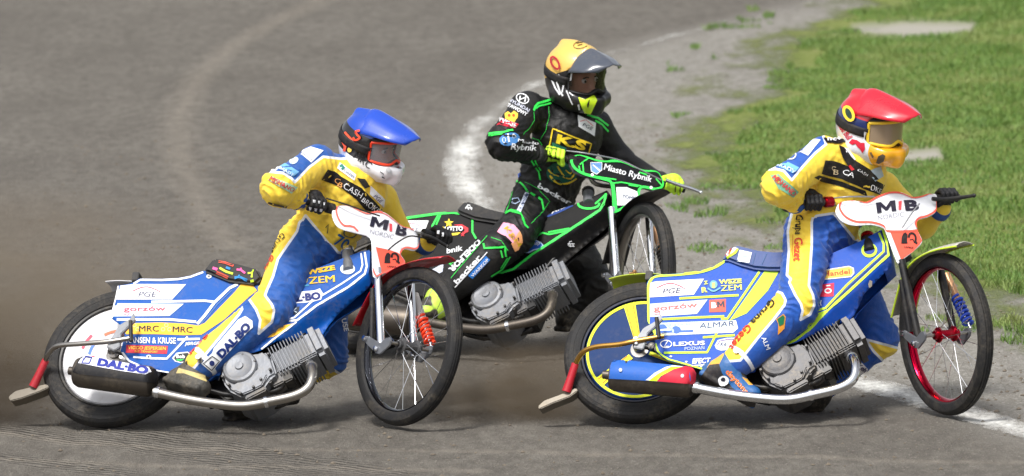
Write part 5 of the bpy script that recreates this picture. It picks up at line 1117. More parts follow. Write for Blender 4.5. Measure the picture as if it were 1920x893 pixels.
# ---- rider 1
def art1(b, o):
    dpoly([(602, 337), (613.7, 318), (628, 321.8), (639, 331.6), (678, 353), (716, 392.5), (711, 398), (685, 394), (667.5, 374), (639, 352), (627, 346)], b, (18, 18, 22), o, .003, 'chest_band')
    text('CASH', (642, 352), (675, 372), 12, b, WHITE, o, .0, 0, .006); text('BROKER', (676, 377), (712, 405), 10, b, WHITE, o, .0, 0, .006)
    text('C', (627, 342), (635, 345), 10, b, (226, 160, 90), o, .0, 0, .006); text('B', (632, 349), (640, 353), 10, b, (226, 160, 90), o, .0, 0, .0065)
    dpoly([(560, 286), (583, 276), (606, 283), (583, 305.7)], b, WHITE, o, .003, **SP); text('smile.tech', (563, 287), (583, 302), 3.5, b, (40, 40, 60), o, .0, .2, .005)
    dpoly([(522, 314), (535, 306.6), (560, 322.7), (549, 331.7)], b, (120, 180, 226), o, .003, **SP); dpoly(circ(551, 302, 9, 6, rot=-.5), b, (206, 226, 244), o, .003, **SP); text('BRADY', (523, 318), (548, 332), 6, b, (214, 232, 248), o, .02, 0, .005)
    dpoly([(503, 337), (510, 331.7), (558, 351.4), (546, 363)], b, (170, 206, 170), o, .003, **SP); text('MISHANO', (505, 338), (548, 360), 8, b, (206, 50, 66), o, .03, .1, .005)
    dpoly([(630.7, 315.5), (637, 304.8), (667.5, 328), (664, 338.8)], b, WHITE, o, .003, **SP); dpoly([(636, 312), (640, 308), (647, 316), (641, 319)], b, (40, 130, 120), o, .0045, **SP); text('Gezet', (644, 321), (663, 334), 4.5, b, (40, 60, 110), o, .0, 0, .005)
    dpoly([(692.5, 364), (694.3, 347.8), (721, 374.6), (719, 389)], b, WHITE, o, .003, **SP); text('PGE', (699, 369), (712, 380), 7, b, (60, 62, 110), o, 0, .2, .005)
    text('Grupa', (529, 436), (505, 472), 10, b, (26, 24, 26), o, .01, 0, .005); text('Gezet', (508, 477), (484, 517), 10, b, (206, 60, 40), o, .01, 0, .005)
    text('Grupa', (433, 573), (392, 615), 10, b, (26, 24, 26), o, .01, 0, .005); text('Gezet', (386, 622), (352, 663), 10, b, (206, 60, 40), o, .01, 0, .005)
    dpoly([(377, 682), (398, 662), (401, 653), (447, 600), (460, 593.5), (473, 602), (474, 614), (463, 624), (416, 674), (396, 698)], b, WHITE, o, .003, **SP); text('DAL·BO', (415, 672), (471, 613), 15, b, (20, 44, 110), o, .06, 0, .0055)
    dline([(381, 682), (398, 668), (411, 677), (396, 694)], 1.6, b, (30, 30, 50), o, .005, True, 'lettering'); dpoly(circ(397, 681, 5, 5), b, (20, 44, 110), o, .005, 'lettering', 4)
    dpoly([(337, 675), (352, 676), (352, 684), (338, 683)], b, (40, 42, 40), o, .004, **SP)
    text('70', (624, 456), (646, 470), 22, b, (40, 100, 160), o, .02, 0, .004); dline(circ(656, 436, 12, 9), 2, b, (60, 100, 120), o, .004, True, 'emblem'); dline([(610, 428), (616, 420), (613, 438)], 1.4, b, (60, 70, 60), o, .004, name='emblem')
    text('OUSE', (636, 586), (644, 622), 9, b, WHITE, o, .02, 0, .005)
    dline([(498, 378), (515, 383), (538, 388)], 4, b, (30, 28, 26), o, .004, name='lettering')
    dpoly([(668, 334), (684, 336), (693, 350), (684, 354)], b, (20, 20, 24), o, .004, 'collar_or_chin_shade')  # black neck brace patch, with the shadow under the chin painted in
def regs1(l, P):
    x, z = l[:, 0], l[:, 2]
    return {'k': (z - (-.035 - .10 * x)) * 430, 'a': np.minimum((z - (.072 - .15 * x)), (x + .115)) * 430}
def hart1(b, o, pb, pk, lb, lo_, sb, st):
    text('MRC', (662, 295), (692, 317), 12, b, (20, 20, 26), o, .03, 0, .003)
    for pts, wd in (([(642, 262), (648, 275), (646, 284)], 5), ([(647, 248), (660, 262), (668, 272)], 4)): dline(pts, wd, b, (250, 96, 66), o, .003, name='helmet_graphic')
    dpoly(circ(656, 281, 4, 5), b, (246, 206, 90), o, .003, 'helmet_graphic', 3)
    dline(smooth_path([(676, 246), (668, 248), (672, 254), (676, 259), (668, 263), (664, 258)], n=3), 3.6, b, (246, 80, 50), o, .009, name='goggle_badge')
    dpoly([(722, 318), (728, 314), (734, 320), (728, 325)], b, (190, 192, 196), o, .003, 'vent', 3); dline([(713, 322), (720, 327)], 1.5, b, (60, 60, 64), o, .003, name='vent'); dline([(716, 331), (721, 334)], 1.8, b, (40, 40, 44), o, .003, name='vent')
    for pts in ([(698, 224), (708, 226)], [(735, 214), (742, 220)], [(715, 217), (722, 219)]): dline(pts, 2.4, pb, (10, 30, 90), pk, .003, name='vent')
    dline([(728, 246), (750, 252)], 4, pb, (190, 36, 50), pk, -.006, name='helmet_graphic')
def boots1(root, J, n):
    bm_ = region_mat('scuffed_boot', (62, 60, 56), [('p', (206, 186, 120))], rough=.6, bump=.5, dirt=.45)
    boot('boot', bm_, W(364, 700, -.06), W(380, 726, -.15), W(334, 714, -.05), J['kr'] - J['ar'], root, attrs=lambda V: {'p': poly_sdf(proj(V), [(335, 690), (385, 704), (388, 716), (345, 700), (330, 700)])})
    boot('boot', M('steel_shoe_boot', (44, 40, 36), .6, .2, dirt=.5), W(470, 746, .32), W(434, 770, .30), W(468, 762, .33), (0, 0, 1), root)
    MB().tube([J['ar'] + (J['kr'] - J['ar']).normalized() * t for t in (.010, .022, .034)], [.072, .0745, .073], 28, cap=False).build('trouser_hem', M('white_hem', (226, 230, 238), .6), root)
def gl1(b, o, side):
    if side == 'r':
        for c in ((579, 375), (588.5, 377.5), (598, 379.5), (607, 382), (582, 391), (592, 393), (602, 394)): dpoly([(c[0] - 2, c[1] - 3), (c[0] + 2.4, c[1] - 2.6), (c[0] + 1.6, c[1] + 3), (c[0] - 2, c[1] + 2.6)], b, WHITE, o, .003, 'knuckle_patch', 3)
        dline([(562, 392), (563, 380), (572, 366)], 4, b, (246, 84, 64), o, .003, name='glove_trim')
    else:
        for c in ((822, 436), (830, 440), (826, 456), (834, 460)): dpoly([(c[0] - 2, c[1] - 3), (c[0] + 2, c[1] - 3), (c[0] + 1.6, c[1] + 3), (c[0] - 2, c[1] + 3)], b, WHITE, o, .003, 'knuckle_patch', 3)
hm1 = dict(mat=region_mat('helmet_blue_white', (236, 236, 240), [('k', (18, 18, 24)), ('a', (18, 70, 180))], rough=.25, bump=0, coat=.7, dirt=.08), regions=regs1, art=hart1, peak_mat=M('blue_peak', (20, 70, 184), .25, coat=.8, dirt=.05),
    lens=glass('clear_lens', (140, 146, 154), .5), frame_mat=M('orange_frame', (250, 70, 36), .4, dirt=.05), strap_mat=M('black_strap', (22, 22, 26), .7))
R1 = rider(dict(label='rider in yellow and blue suit with a blue peaked helmet at the left', bike=B1, hands=cfg1['hands'], fwd=(.80, -.54, -.30), up=(-.10, 0, 1), face=(.6, -.8, 0), mat=suit('suit_blue_yellow', SB1, SY),
    J=dict(pelvis=W(590, 468, .33), waist=W(615, 425, .33), chest=W(656, 362, .33), neck=W(684, 332, .34), sr=W(594, 309, .22), sl=W(712, 375, .52), head=W(697, 272, .32), er=W(523, 352, -.03), wr=W(562, 374, .07), el=W(762, 468, .62), wl=W(800, 455, .50),
           hr=W(566, 458, .25), kr=W(510, 582, .05), ar=W(376, 684, -.06), hl=W(612, 475, .42), kl=W(613, 668, .36), al=W(480, 742, .32)),
    paint={'ye': (ALLA, [(-1, ['rarm', 'torso', 'rfore'], [(505, 322), (517, 317), (552.7, 287), (575, 262), (620, 262), (655, 296), (640, 298), (606, 294), (579.6, 313.7), (552.7, 342), (547, 335), (531, 324.5)]),
        (1, ['rthigh', 'pelvis', 'rshin', 'torso'], [(523, 427), (516, 443), (500, 471), (492, 490), (480, 515), (470, 550), (464, 557), (480, 580), (488, 600), (485, 626), (510, 604), (514, 582), (509, 570), (497, 554), (500, 545), (512, 518), (521, 486), (543, 454), (557, 434), (561, 418), (573, 404), (540, 385), (515, 410)]),
        (-1, ['torso'], [(573, 404), (605, 443), (628, 472), (640, 500), (560, 520), (545, 455), (560, 425)]), (1, ['pelvis', 'rthigh', 'lthigh'], [(573, 398), (608, 440), (634, 474), (690, 480), (690, 390), (600, 380)]), (-1, ['torso'], [(500, 425), (524, 428), (514, 445), (495, 470), (480, 440)]),
        (1, ['rshin', 'rthigh'], [(385, 575), (442, 571), (452, 574), (454, 580), (448, 590), (364, 690), (320, 700), (320, 650)]), (1, ['lthigh', 'lshin'], [(592, 668), (607, 682), (635, 700), (650, 720), (580, 720)])])},
    art=art1, helmet=hm1, glove_mat=M('black_glove', (20, 20, 24), .65, bump=.4, dirt=.06), glove_art=gl1, cuff_mat=M('blue_cuff', (40, 80, 150), .7, bump=.3), boots=boots1))
# ---- rider 3
def art3(b, o):
    dpoly([(1540, 326), (1547, 301), (1563, 301.8), (1581, 308), (1612, 322), (1658, 347), (1649, 365), (1622, 355), (1578, 336)], b, (18, 18, 22), o, .003, 'chest_band'); dpoly([(1526, 333), (1535, 328.7), (1578, 340), (1622, 358), (1626, 368), (1600, 358), (1570, 348), (1540, 340)], b, (20, 20, 24), o, .003, 'chest_band')
    text('C', (1557, 320), (1566, 321), 10, b, (206, 186, 150), o, 0, 0, .006); text('B', (1561, 327), (1571, 328), 11, b, (206, 186, 150), o, 0, 0, .0065); text('CA', (1579, 326), (1599, 334), 10, b, WHITE, o, 0, 0, .006); text('OKE', (1630, 354), (1649, 362), 9, b, WHITE, o, 0, 0, .006)
    dpoly([(1572, 274), (1581, 277.6), (1600, 300), (1619, 336), (1610, 342), (1592, 316), (1578, 296)], b, (16, 16, 19), o, .007, 'harness_strap'); dpoly([(1600, 300), (1630, 318), (1646, 336), (1618, 338), (1604, 318)], b, (16, 16, 19), o, .006, 'harness_strap'); dpoly([(1589, 312), (1594, 309), (1602, 318), (1596, 321)], b, (200, 30, 40), o, .009, 'buckle'); text('CASH', (1606, 320), (1624, 330), 4.5, b, WHITE, o, 0, 0, .009)
    dpoly([(1578, 276), (1590, 280), (1604, 300), (1596, 304)], b, (226, 228, 232), o, .005, 'collar_or_chin_shade'); dpoly([(1624, 322), (1650, 312), (1655, 330), (1640, 340)], b, (170, 190, 206), o, .005, 'collar_or_chin_shade')
    dpoly([(1540, 255), (1549, 251.6), (1581, 258), (1587, 267), (1574, 270.5), (1549, 268.7)], b, (18, 18, 22), o, .006, 'shoulder_pad'); text('nc+', (1551, 265.5), (1577, 265.5), 7, b, WHITE, o, .03, 0, .008); dline([(1549, 254), (1579, 259.5)], 1, b, WHITE, o, .008)
    dpoly([(1488, 279.4), (1517, 258.8), (1539, 263), (1515, 292.8)], b, WHITE, o, .003, **SP); text('smile.tech', (1495, 279), (1515, 291), 3.5, b, (40, 40, 60), o, 0, .2, .005); dline([(1509, 268), (1514, 265), (1512, 270)], 1.6, b, (50, 50, 60), o, .005, name='emblem')
    dpoly([(1452, 310), (1463, 297), (1498, 315), (1487, 326)], b, (120, 182, 228), o, .003, **SP); text('BRADY', (1455, 310), (1489, 327), 7, b, (216, 234, 250), o, .02, 0, .005); dline(circ(1484, 292, 9, 7.5, rot=-.4), 2, b, WHITE, o, .004, True, 'emblem'); dline([(1478, 294), (1486, 291), (1491, 288)], 3, b, WHITE, o, .004, name='emblem')
    dpoly([(1445, 329.6), (1459, 327), (1497, 360), (1487, 370.8), (1461, 354.6)], b, (120, 180, 150), o, .003, **SP); text('MISHANO', (1448, 335), (1486, 368), 10, b, (214, 60, 70), o, .04, .1, .005)
    text('Grupa', (1493, 404), (1491, 441), 15, b, (26, 24, 26), o, .015, 0, .005); text('Gezet', (1491, 447), (1489, 490), 15, b, (206, 60, 40), o, .015, 0, .005); dline([(1488, 440), (1486, 470), (1488, 490)], 1, b, (206, 120, 30), o, .005, name='lettering')
    text('Grupa', (1447, 560), (1406, 603), 13, b, (26, 24, 26), o, .015, 0, .005); text('Gezet', (1402, 608), (1366, 651), 13, b, (206, 60, 40), o, .015, 0, .005)
    for k in (0, 4): dline([(1440 - k, 559 - k), (1400 - k, 602 - k), (1360 - k, 648 - k)], 1, b, (206, 130, 30), o, .0045, name='lettering')
    dpoly([(1455, 599), (1469, 588.6), (1473, 594), (1470.5, 616), (1458, 628.5), (1459, 608)], b, (226, 150, 50), o, .003, **SP); dpoly([(1457, 599), (1468, 591), (1471, 595), (1469, 608), (1461, 612)], b, (20, 110, 70), o, .0045, **SP)
    text('ALM', (1427, 634), (1436, 656), 9, b, WHITE, o, .02, 0, .005)
    dpoly([(1600, 678), (1612, 675.5), (1631, 697), (1607, 705)], b, (236, 232, 236), o, .003, **SP); text('Kehl', (1606, 687), (1622, 699), 9, b, (50, 40, 90), o, .02, .2, .005)
    dpoly([(1608, 418), (1612, 412), (1622, 424), (1612, 430)], b, (40, 90, 170), o, .004, 'emblem', 4)
def regs3(l, P):
    x, y, z = l[:, 0], l[:, 1], l[:, 2]
    return {'n': (z - (.020 - .10 * x)) * 430, 'a': (z - (.062 - .12 * x)) * 430, 'c': np.minimum(x - .075, -.040 - z) * 430}
def hart3(b, o, pb, pk, lb, lo_, sb, st):
    text('Red Bull', (1572, 236), (1590, 263), 12, b, (190, 30, 60), o, .03, 0, .003)
    dpoly([(1592, 268), (1598, 261), (1607, 263), (1614, 268), (1621, 268), (1622, 280), (1617, 287), (1613, 280), (1608, 276), (1604, 270), (1598, 272)], b, (200, 24, 54), o, .003, 'helmet_graphic', 4)
    dpoly([(1643, 305), (1647, 293), (1655, 289), (1660, 292), (1657, 302), (1648, 307)], b, (84, 76, 62), o, .003, 'vent', 4); dpoly([(1630, 286), (1634, 285), (1639, 294), (1636, 296)], b, (120, 96, 60), o, .003, 'vent', 4)
    dline(circ(1593.5, 214, 7.5, 13, rot=-.45), 5, b, (236, 206, 60), o, .009, True, 'goggle_badge'); dpoly(circ(1593.5, 214, 5, 10, rot=-.45), b, (30, 60, 50), o, .0085, 'goggle_badge', 4)
    text('Red Bull', (1650, 218), (1686, 223), 7, pb, (120, 20, 44), pk, .03, 0, -.007)
    dpoly(circ(1602, 201, 4, 4), pb, (244, 240, 240), pk, .003, 'fastener', 4)
    for pts in ([(1635, 186), (1638, 196)], [(1651, 190), (1662, 195)], [(1655, 172), (1664, 175)], [(1682, 195), (1684, 196)], [(1691, 203), (1694, 204)]): dline(pts, 2.6, pb, (90, 10, 24), pk, .003, name='vent')
    for pts in ([(1634, 262), (1645, 236)], [(1646, 264), (1657, 234)]): dline(pts, 2.2, lb, (226, 206, 180), lo_, .002, name='lens_sheen') if False else None
def boots3(root, J, n):
    bm_ = region_mat('boot_blue', (30, 96, 160), [('p', (236, 178, 70)), ('k', (34, 34, 38))], rough=.5, bump=.3, dirt=.2)
    o, bv, V, q = boot('boot', bm_, W(1368, 690, -.55), W(1412, 740, -.61), W(1337, 700, -.53), J['kr'] - J['ar'], root,
        attrs=lambda V: {'p': np.maximum(poly_sdf(proj(V), [(1325, 690), (1348, 656), (1358, 664), (1340, 700)]), poly_sdf(proj(V), [(1390, 706), (1404, 712), (1412, 722), (1404, 722)])), 'k': np.maximum(poly_sdf(proj(V), [(1310, 712), (1330, 684), (1348, 682), (1354, 700), (1372, 726), (1400, 748), (1426, 742), (1430, 765), (1390, 762), (1340, 730)]), poly_sdf(proj(V), [(1384, 688), (1402, 690), (1408, 712), (1392, 706)]))})
    text('daytona', (1360, 698), (1400, 741), 10, bv, (246, 226, 200), o, .05, 0, .003); text('daytona', (1360, 698), (1400, 741), 10, bv, (236, 110, 30), o, .015, 0, .0045)
    dpoly(circ(1358, 714, 10, 10), bv, (236, 238, 242), o, .012, 'boot_buckle', 4); dpoly(circ(1358, 711, 4, 4), bv, (30, 32, 50), o, .0145, 'boot_buckle', 3)
    boot('boot', M('steel_shoe_boot', (44, 40, 36), .6, .2, dirt=.5), W(1532, 738, -.10), W(1496, 760, -.12), W(1526, 752, -.10), (0, 0, 1), root)
    MB().tube([J['ar'] + (J['kr'] - J['ar']).normalized() * t for t in (.010, .022, .034)], [.072, .0745, .073], 28, cap=False).build('trouser_hem', M('white_hem', (226, 230, 238), .6), root)
hm3 = dict(scale=1.06, frame_r=.0072, mat=region_mat('helmet_red_white', (222, 224, 232), [('n', (22, 40, 96)), ('a', (200, 16, 40)), ('c', (246, 176, 30))], rough=.25, bump=0, coat=.7, dirt=.06), regions=regs3, art=hart3, peak_mat=M('red_peak', (206, 20, 46), .25, coat=.8, dirt=.05),
    lens=glass('bronze_lens', (150, 132, 110), .96, .12), frame_mat=M('yellow_frame', (244, 206, 50), .4, dirt=.05), strap_mat=M('black_strap', (22, 22, 26), .7))
R3 = rider(dict(label='rider in yellow and blue suit with a red peaked helmet at the right', bike=B3, hands=cfg3['hands'], fwd=(.75, -.63, -.20), up=(-.10, 0, 1), face=(.6, -.8, 0), mat=suit('suit_royal_yellow', SB3, SY),
    J=dict(pelvis=W(1535, 440, -.12), waist=W(1556, 400, -.13), chest=W(1592, 332, -.13), neck=W(1616, 292, -.13), sr=W(1545, 293, -.22), sl=W(1654, 355, .07), head=W(1634, 239, -.15), er=W(1462, 350, -.42), wr=W(1494, 381, -.31), el=W(1728, 422, .14), wl=W(1764, 390, .03),
           hr=W(1518, 442, -.20), kr=W(1494, 574, -.45), ar=W(1384, 678, -.55), hl=W(1572, 470, -.03), kl=W(1646, 634, -.05), al=W(1535, 730, -.08)),
    paint={'ye': (ALLA, [(-1, ['rarm', 'torso', 'rfore'], [(1440, 318), (1449, 315), (1474, 287), (1495, 268), (1510, 245), (1540, 245), (1549, 270.5), (1527.5, 288), (1506, 311.6), (1484.5, 338), (1470, 320.6), (1456, 317)]),
        (1, ['rthigh', 'pelvis', 'rshin', 'torso'], [(1486, 396), (1481, 414), (1477, 434), (1479, 470), (1475.5, 516), (1482.7, 523), (1480, 530), (1492, 555), (1502, 570), (1505, 583), (1501, 600), (1519, 590), (1527, 572), (1525, 555), (1516.7, 536), (1519, 505), (1522, 460), (1522, 416), (1526, 402), (1520, 390)]),
        (-1, ['torso'], [(1530, 405), (1563, 400), (1600, 446), (1600, 480), (1500, 480), (1524, 420)]), (-1, ['torso'], [(1440, 420), (1480, 402), (1478, 430), (1470, 470), (1440, 470)]), (1, ['pelvis', 'lthigh', 'rthigh'], [(1560, 390), (1600, 446), (1640, 470), (1660, 400), (1600, 370)]),
        (1, ['rshin', 'rthigh'], [(1435, 552), (1452, 545), (1466, 550), (1473, 563), (1471, 572), (1450, 600), (1424, 630), (1388, 676), (1330, 680), (1330, 640)]), (1, ['lthigh', 'lshin'], [(1623, 636.6), (1658, 646), (1710, 660), (1669, 690), (1639, 660)])])},
    art=art3, helmet=hm3, glove_mat=M('black_glove', (20, 20, 24), .65, bump=.4, dirt=.06), cuff_mat=M('blue_cuff', (40, 80, 150), .7, bump=.3), boots=boots3))
# ---- rider 2
def art2(b, o):
    g = NEON
    for pts, wd in (([(1000, 208), (1003, 200), (1008, 194), (1034, 187.6), (1041, 191)], 4), ([(1004, 204), (1010, 199), (1033, 194)], 3), ([(1100, 216), (1120, 221.6), (1140, 236)], 3.6), ([(1115, 226), (1128, 234), (1140, 247)], 3.6), ([(917, 251), (940, 249), (961, 244)], 3), ([(917, 254.5), (942, 251)], 2.4), ([(1028, 200), (1029, 215), (1024, 245), (1014, 262)], .9), ([(1000, 210), (1001, 226), (992, 240), (980, 252)], .9), ([(993, 258), (1010, 262), (1017, 272)], 1.6),
            ([(969, 340.6), (977, 343), (984, 352), (990, 361)], 4), ([(994, 362), (1003, 368)], 3), ([(1009, 371), (1015, 376), (1018, 394)], 3.4), ([(948, 401), (957, 396), (977, 402), (984, 422), (990, 428)], 3), ([(950, 398), (959, 393.5), (978, 399)], 2), ([(996, 301), (1011, 322), (1013, 337)], 3), ([(1002, 300), (1014, 320)], 2.4), ([(959, 345), (962, 360), (955, 385), (948, 400)], .9), ([(985, 342), (1010, 356), (1029, 378), (1018, 396), (995, 420)], .9),
            ([(907, 457), (909, 466), (946.6, 463), (948.4, 481)], 3.4), ([(939, 469.6), (942, 483)], 3), ([(956, 481), (941, 504.5), (920, 518)], 2.6), ([(951, 483), (938, 503)], 2), ([(914, 443), (860, 505), (846, 522)], .9), ([(921, 446), (940, 452), (952, 470)], .9)): dline(pts, wd, b, g, o, .004, name='piping')
    dline(circ(980, 186, 11.5, 8.5, rot=.45), 1.8, b, WHITE, o, .004, True, 'emblem'); dline([(976, 181), (974, 191)], 2, b, WHITE, o, .004, name='emblem'); dline([(986, 182), (984, 192)], 2, b, WHITE, o, .004, name='emblem'); dline([(975, 188), (985, 184)], 1.6, b, WHITE, o, .004, name='emblem')
    text('HYUNDAI', (954, 190), (990, 211), 6.5, b, (206, 210, 226), o, .02, 0, .004); text('STAWOWY', (949, 198), (986, 218.5), 7, b, WHITE, o, .03, 0, .004)
    dpoly([(948, 224), (947, 214), (953, 210), (958, 214), (964, 209), (971, 214), (970, 222), (964, 230)], b, (246, 206, 70), o, .004, 'emblem', 4)
    for cx in (955, 963): dpoly(circ(cx, 218, 2.6, 3), b, (226, 80, 40), o, .0055, 'emblem', 3)
    dpoly([(936, 218), (948, 224), (972, 233), (966, 242), (944, 236), (930, 231)], b, (206, 40, 60), o, .003, **SP); text('TYSKIE', (935, 229), (965, 240), 8, b, WHITE, o, .03, 0, .006)
    dpoly(circ(955, 261, 19, 12, rot=-.2), b, (80, 140, 206), o, .003, **SP); dline([(952, 252), (954, 267)], 3, b, WHITE, o, .0045, name='emblem'); dline(circ(945, 263, 3, 5), 1, b, WHITE, o, .0045, True, 'emblem'); dline(circ(963, 256, 3, 3), 1, b, WHITE, o, .0045, True, 'emblem')
    text('Rybnik', (957, 279), (1004, 283), 10.5, b, WHITE, o, .02, .1, .006); text('Miasto', (970, 266), (1008, 273), 5, b, WHITE, o, .02, 0, .006)
    dline([(1030, 276), (1037, 241.5), (1108, 270), (1102, 290)], 2.6, b, (250, 214, 50), o, .003, name='emblem'); text('K.S', (1042, 267), (1096, 282), 17, b, (250, 214, 50), o, .05, 0, .004); dpoly([(1036, 267), (1062, 277), (1060, 286), (1034, 280)], b, (20, 100, 84), o, .003, 'emblem')
    dpoly([(1082.7, 216), (1116.7, 230.6), (1114, 255.7), (1084.5, 237.8)], b, WHITE, o, .003, **SP); text('PGE', (1091, 236), (1108, 244), 6.5, b, (60, 70, 90), o, 0, .1, .005); dline([(1087, 228), (1098, 225), (1111, 236)], 1, b, (226, 120, 130), o, .005)
    dpoly([(1000, 158), (1020, 156), (1036, 172), (1012, 178), (1004, 172)], b, (20, 22, 26), o, .006, 'shoulder_pad'); text('nc+', (1005, 169), (1026, 170), 7, b, WHITE, o, .03, 0, .008); dline([(1000, 158), (1006, 171), (1014, 175)], 1.4, b, WHITE, o, .008)
    dpoly([(1034, 168), (1043, 174), (1058, 188), (1068, 196), (1064, 202), (1050, 199), (1042, 190)], b, (70, 206, 80), o, .006, 'collar_or_chin_shade')
    dpoly(circ(1053, 324, 29, 21), b, (20, 92, 76), o, .003, 'emblem', 6)
    for pts in ([(1028, 318), (1036, 326), (1048, 330)], [(1046, 312), (1056, 330), (1070, 334), (1078, 322)], [(1060, 318), (1068, 326), (1074, 318)], [(1030, 330), (1045, 343), (1064, 344), (1080, 334)]): dline(smooth_path(pts, n=3), 3, b, (240, 206, 50), o, .0045, name='emblem')
    text('becker', (1007, 352), (1067, 385), 10, b, WHITE, o, .03, 0, .005)
    text('VITALUX', (953, 338), (934, 404), 7, b, (226, 228, 232), o, .02, 0, .005); dpoly([(955, 334), (976, 324), (977, 330), (956, 342)], b, (40, 90, 190), o, .003, **SP)
    dpoly([(985, 361), (992, 363), (976, 399), (969, 396)], b, (214, 222, 240), o, .003, **SP); text('DROPCAR', (976, 396), (991, 364), 4, b, (40, 60, 110), o, .02, 0, .005); dline([(962, 373), (972, 372), (975, 378), (967, 383), (961, 381)], 1.8, b, (190, 210, 240), o, .004, True, 'emblem')
    dpoly([(933, 434.6), (945, 417.6), (963, 422), (974, 433), (962, 456), (948, 443.6)], b, (244, 170, 196), o, .004, 'knee_band'); dpoly([(974, 433), (979, 442), (980.6, 454), (971.6, 468.7), (965, 472), (959, 456)], b, (248, 176, 120), o, .0042, 'knee_band'); text('K&M', (946, 429), (970, 463), 9, b, (240, 200, 60), o, .03, 0, .006)
    text('ODELFOR', (897, 449), (842, 506), 10, b, WHITE, o, .04, 0, .005); text('becker', (857, 533), (903, 483), 9, b, WHITE, o, .03, 0, .005); dline([(853, 539), (914, 473)], 1.8, b, WHITE, o, .004, name='lettering')
    dpoly([(877.6, 517), (885.7, 523), (919, 487.5), (911, 480)], b, (40, 120, 206), o, .003, **SP); text('WARKOP', (886, 520), (917, 488), 5.5, b, WHITE, o, .02, 0, .005)
def regs2(l, P):
    x, z = l[:, 0], l[:, 2]; return {'a': (z - (-.042 + .5 * (x + .14))) * 430, 'g': np.minimum(poly_sdf(P, [(1084, 182), (1098, 187), (1114, 178), (1120, 188), (1108, 214), (1099, 219), (1090, 200)]), (x - .09) * 430)}
def hart2(b, o, pb, pk, lb, lo_, sb, st):
    for pts, wd in (([(1040, 138), (1044, 152), (1050, 172), (1056, 180)], 3.4), ([(1034, 146), (1042, 166), (1050, 178)], 3), ([(1049, 140), (1043, 152)], 2.4), ([(1057, 160), (1054, 174)], 2.6), ([(1062, 170), (1070, 188), (1074, 196)], 2.2), ([(1067, 174), (1075, 180)], 1.8), ([(1085, 196), (1087, 206)], 3)): dline(pts, wd, b, (226, 228, 232), o, .003, name='helmet_graphic')
    dline(circ(1090, 84, 15, 7, rot=-.25), 1, b, (60, 50, 20), o, .003, True, 'lettering'); dline([(1081, 82), (1102, 78)], 1.4, b, (60, 50, 20), o, .003, name='lettering'); dline([(1083, 86), (1092, 84)], 1.4, b, (60, 50, 20), o, .003, name='lettering')
    dpoly([(1100, 196), (1105, 186), (1104, 197), (1102, 203)], b, (26, 30, 26), o, .003, 'vent', 3)
    dline(circ(1043, 119, 6, 12, rot=-.5), 3.5, b, (170, 24, 50), o, .009, True, 'goggle_badge')
    text('Airoh', (1088, 122), (1122, 124), 7, pb, (236, 238, 242), pk, .03, .1, .003)
    for pts in ([(1098, 100), (1108, 112), (1120, 117)], [(1106, 96), (1116, 104)], [(1112, 98), (1128, 118)]): dline(pts, 2.4, pb, (206, 210, 218), pk, .003, name='helmet_graphic')
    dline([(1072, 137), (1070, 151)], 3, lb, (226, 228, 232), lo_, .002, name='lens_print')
def boots2(root, J, n):
    bm_ = region_mat('boot_neon', (196, 236, 70), [('k', (30, 30, 32))], rough=.5, bump=.3, dirt=.4)
    boot('boot', bm_, W(824, 562, 2.40), W(798, 582, 2.34), W(836, 578, 2.42), J['kr'] - J['ar'], root, attrs=lambda V: {'k': 4 * vnoise(V * 30, 44) - .6})
    boot('boot', M('steel_shoe_boot', (44, 40, 36), .6, .2, dirt=.5), W(1068, 584, 2.85), W(1058, 602, 2.80), W(1082, 598, 2.86), (0, 0, 1), root)
def gl2(b, o, side):
    if side == 'r':
        for pts in ([(1018, 286), (1020, 300)], [(1030, 283), (1033, 300)], [(1041, 286), (1043, 298)], [(1016, 280), (1028, 277), (1044, 280)]): dline(pts, 1.4, b, (24, 26, 24), o, .003, name='glove_trim')
    else:
        for pts in ([(1268, 342), (1266, 360)], [(1276, 345), (1275, 362)], [(1284, 350), (1282, 364)]): dline(pts, 1.6, b, (24, 26, 24), o, .003, name='glove_trim')
hm2 = dict(scale=1.08, mat=region_mat('helmet_black_yellow', (20, 20, 24), [('a', (226, 184, 92)), ('g', (214, 246, 40))], rough=.4, bump=.1, coat=.2, dirt=.1), regions=regs2, art=hart2, peak_at=(.045, .136), peak_mat=M('grey_peak', (70, 76, 88), .2, coat=.6, dirt=.1),
    lens=glass('smoke_lens', (60, 54, 48), .38), frame_mat=blackp, strap_mat=M('black_strap', (22, 22, 26), .7))
R2 = rider(dict(label='rider in black suit with green piping and a yellow helmet cover in the middle', bike=B2, hands=cfg2['hands'], fwd=(.62, -.76, -.20), up=(-.08, 0, 1), face=(.5, -.85, 0), mat=region_mat('suit_black', (11, 11, 13), [('ye', (11, 11, 13)), ('skin', SKIN)], rough=.6, bump=.35, bscale=38, dirt=.04),
    J=dict(pelvis=W(1018, 375, 2.80), waist=W(1036, 325, 2.79), chest=W(1064, 258, 2.78), neck=W(1072, 206, 2.77), sr=W(988, 207, 2.66), sl=W(1116, 236, 2.96), head=W(1082, 143, 2.72), er=W(944, 268, 2.45), wr=W(1008, 293, 2.56), el=W(1163, 300, 3.0), wl=W(1240, 345, 2.74),
           hr=W(998, 388, 2.70), kr=W(966, 440, 2.42), ar=W(842, 544, 2.40), hl=W(1035, 395, 2.92), kl=W(1112, 528, 2.86), al=W(1066, 580, 2.85)),
    paint={'ye': ([], [])}, art=art2, helmet=hm2, glove_mat=M('neon_glove', (204, 250, 60), .6, bump=.3, dirt=.06), glove_art=gl2, cuff_mat=M('black_cuff', (30, 32, 34), .7, bump=.3), boots=boots2))
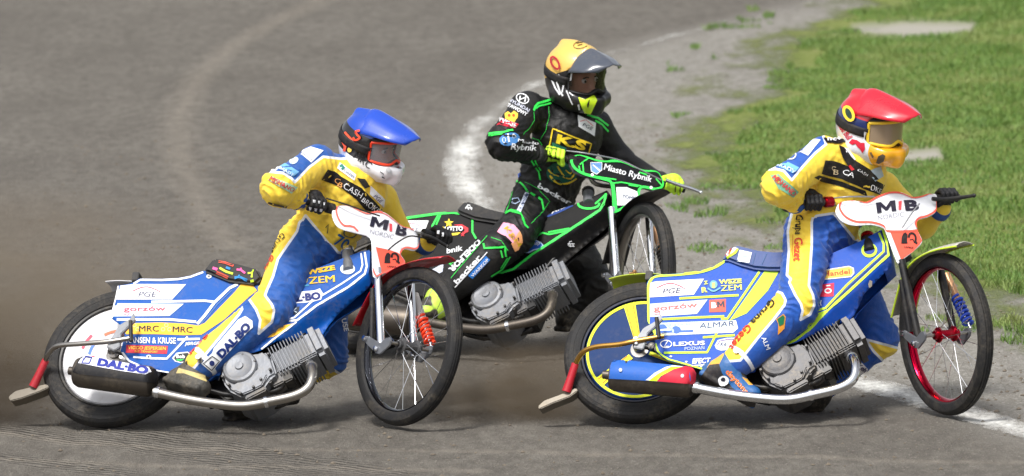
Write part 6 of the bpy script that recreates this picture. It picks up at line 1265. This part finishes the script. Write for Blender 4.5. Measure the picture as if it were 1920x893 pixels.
# ================================================================== dust thrown up behind the rear wheels
def dust(name, label, c, rad, dens, seed, rgb=(176, 160, 138)):
    bm = bmesh.new(); bmesh.ops.create_icosphere(bm, subdivisions=3, radius=1); me = bpy.data.meshes.new(name); bm.to_mesh(me); bm.free()
    o = bpy.data.objects.new(name, me); col.objects.link(o); o.location = c; o.scale = rad
    m = bpy.data.materials.new(name); m.use_nodes = True; nt = m.node_tree; nt.nodes.clear()
    out = N(nt, 'ShaderNodeOutputMaterial'); pv = N(nt, 'ShaderNodeVolumePrincipled'); nt.links.new(pv.outputs[0], out.inputs['Volume'])
    pv.inputs['Color'].default_value = (*lin(*rgb), 1); pv.inputs['Anisotropy'].default_value = .1
    tc = N(nt, 'ShaderNodeTexCoord').outputs['Object']; ln = N(nt, 'ShaderNodeVectorMath', operation='LENGTH'); nt.links.new(tc, ln.inputs[0])
    mp = N(nt, 'ShaderNodeMapping'); mp.inputs['Location'].default_value = (seed, seed * .7, 0); mp.inputs['Scale'].default_value = (1.6, 1.6, 1.6); nt.links.new(tc, mp.inputs[0])
    n1 = noise(nt, 1.3, 4, .55, mp.outputs[0])
    fall = ramp(nt, ln.outputs['Value'], 1.0, .15); sq = N(nt, 'ShaderNodeMath', operation='POWER'); nt.links.new(fall, sq.inputs[0]); sq.inputs[1].default_value = 1.6
    mu = N(nt, 'ShaderNodeMath', operation='MULTIPLY'); nt.links.new(sq.outputs[0], mu.inputs[0]); nt.links.new(ramp(nt, n1.outputs[0], .32, .68), mu.inputs[1])
    m2 = N(nt, 'ShaderNodeMath', operation='MULTIPLY'); nt.links.new(mu.outputs[0], m2.inputs[0]); m2.inputs[1].default_value = dens; nt.links.new(m2.outputs[0], pv.inputs['Density'])
    me.materials.append(m); o['kind'] = 'stuff'; o['label'] = label; o['category'] = 'dust'; return o
dust('dust_cloud', 'pale brown dust cloud drifting behind the blue and yellow motorcycle at the left edge', (-2.6, 1.9, .40), (1.6, 1.6, .60), 2.2, 3.1)
dust('dirt_spray', 'dark dirt spray thrown up by the rear wheel of the blue and yellow motorcycle', (-2.75, .45, .16), (1.0, .6, .5), 9, 5.2, (120, 104, 84))
dust('dirt_spray', 'low dirt spray behind the rear wheel of the blue and lime motorcycle', (.02, .12, .10), (.62, .5, .26), 9, 8.4, (150, 134, 112))
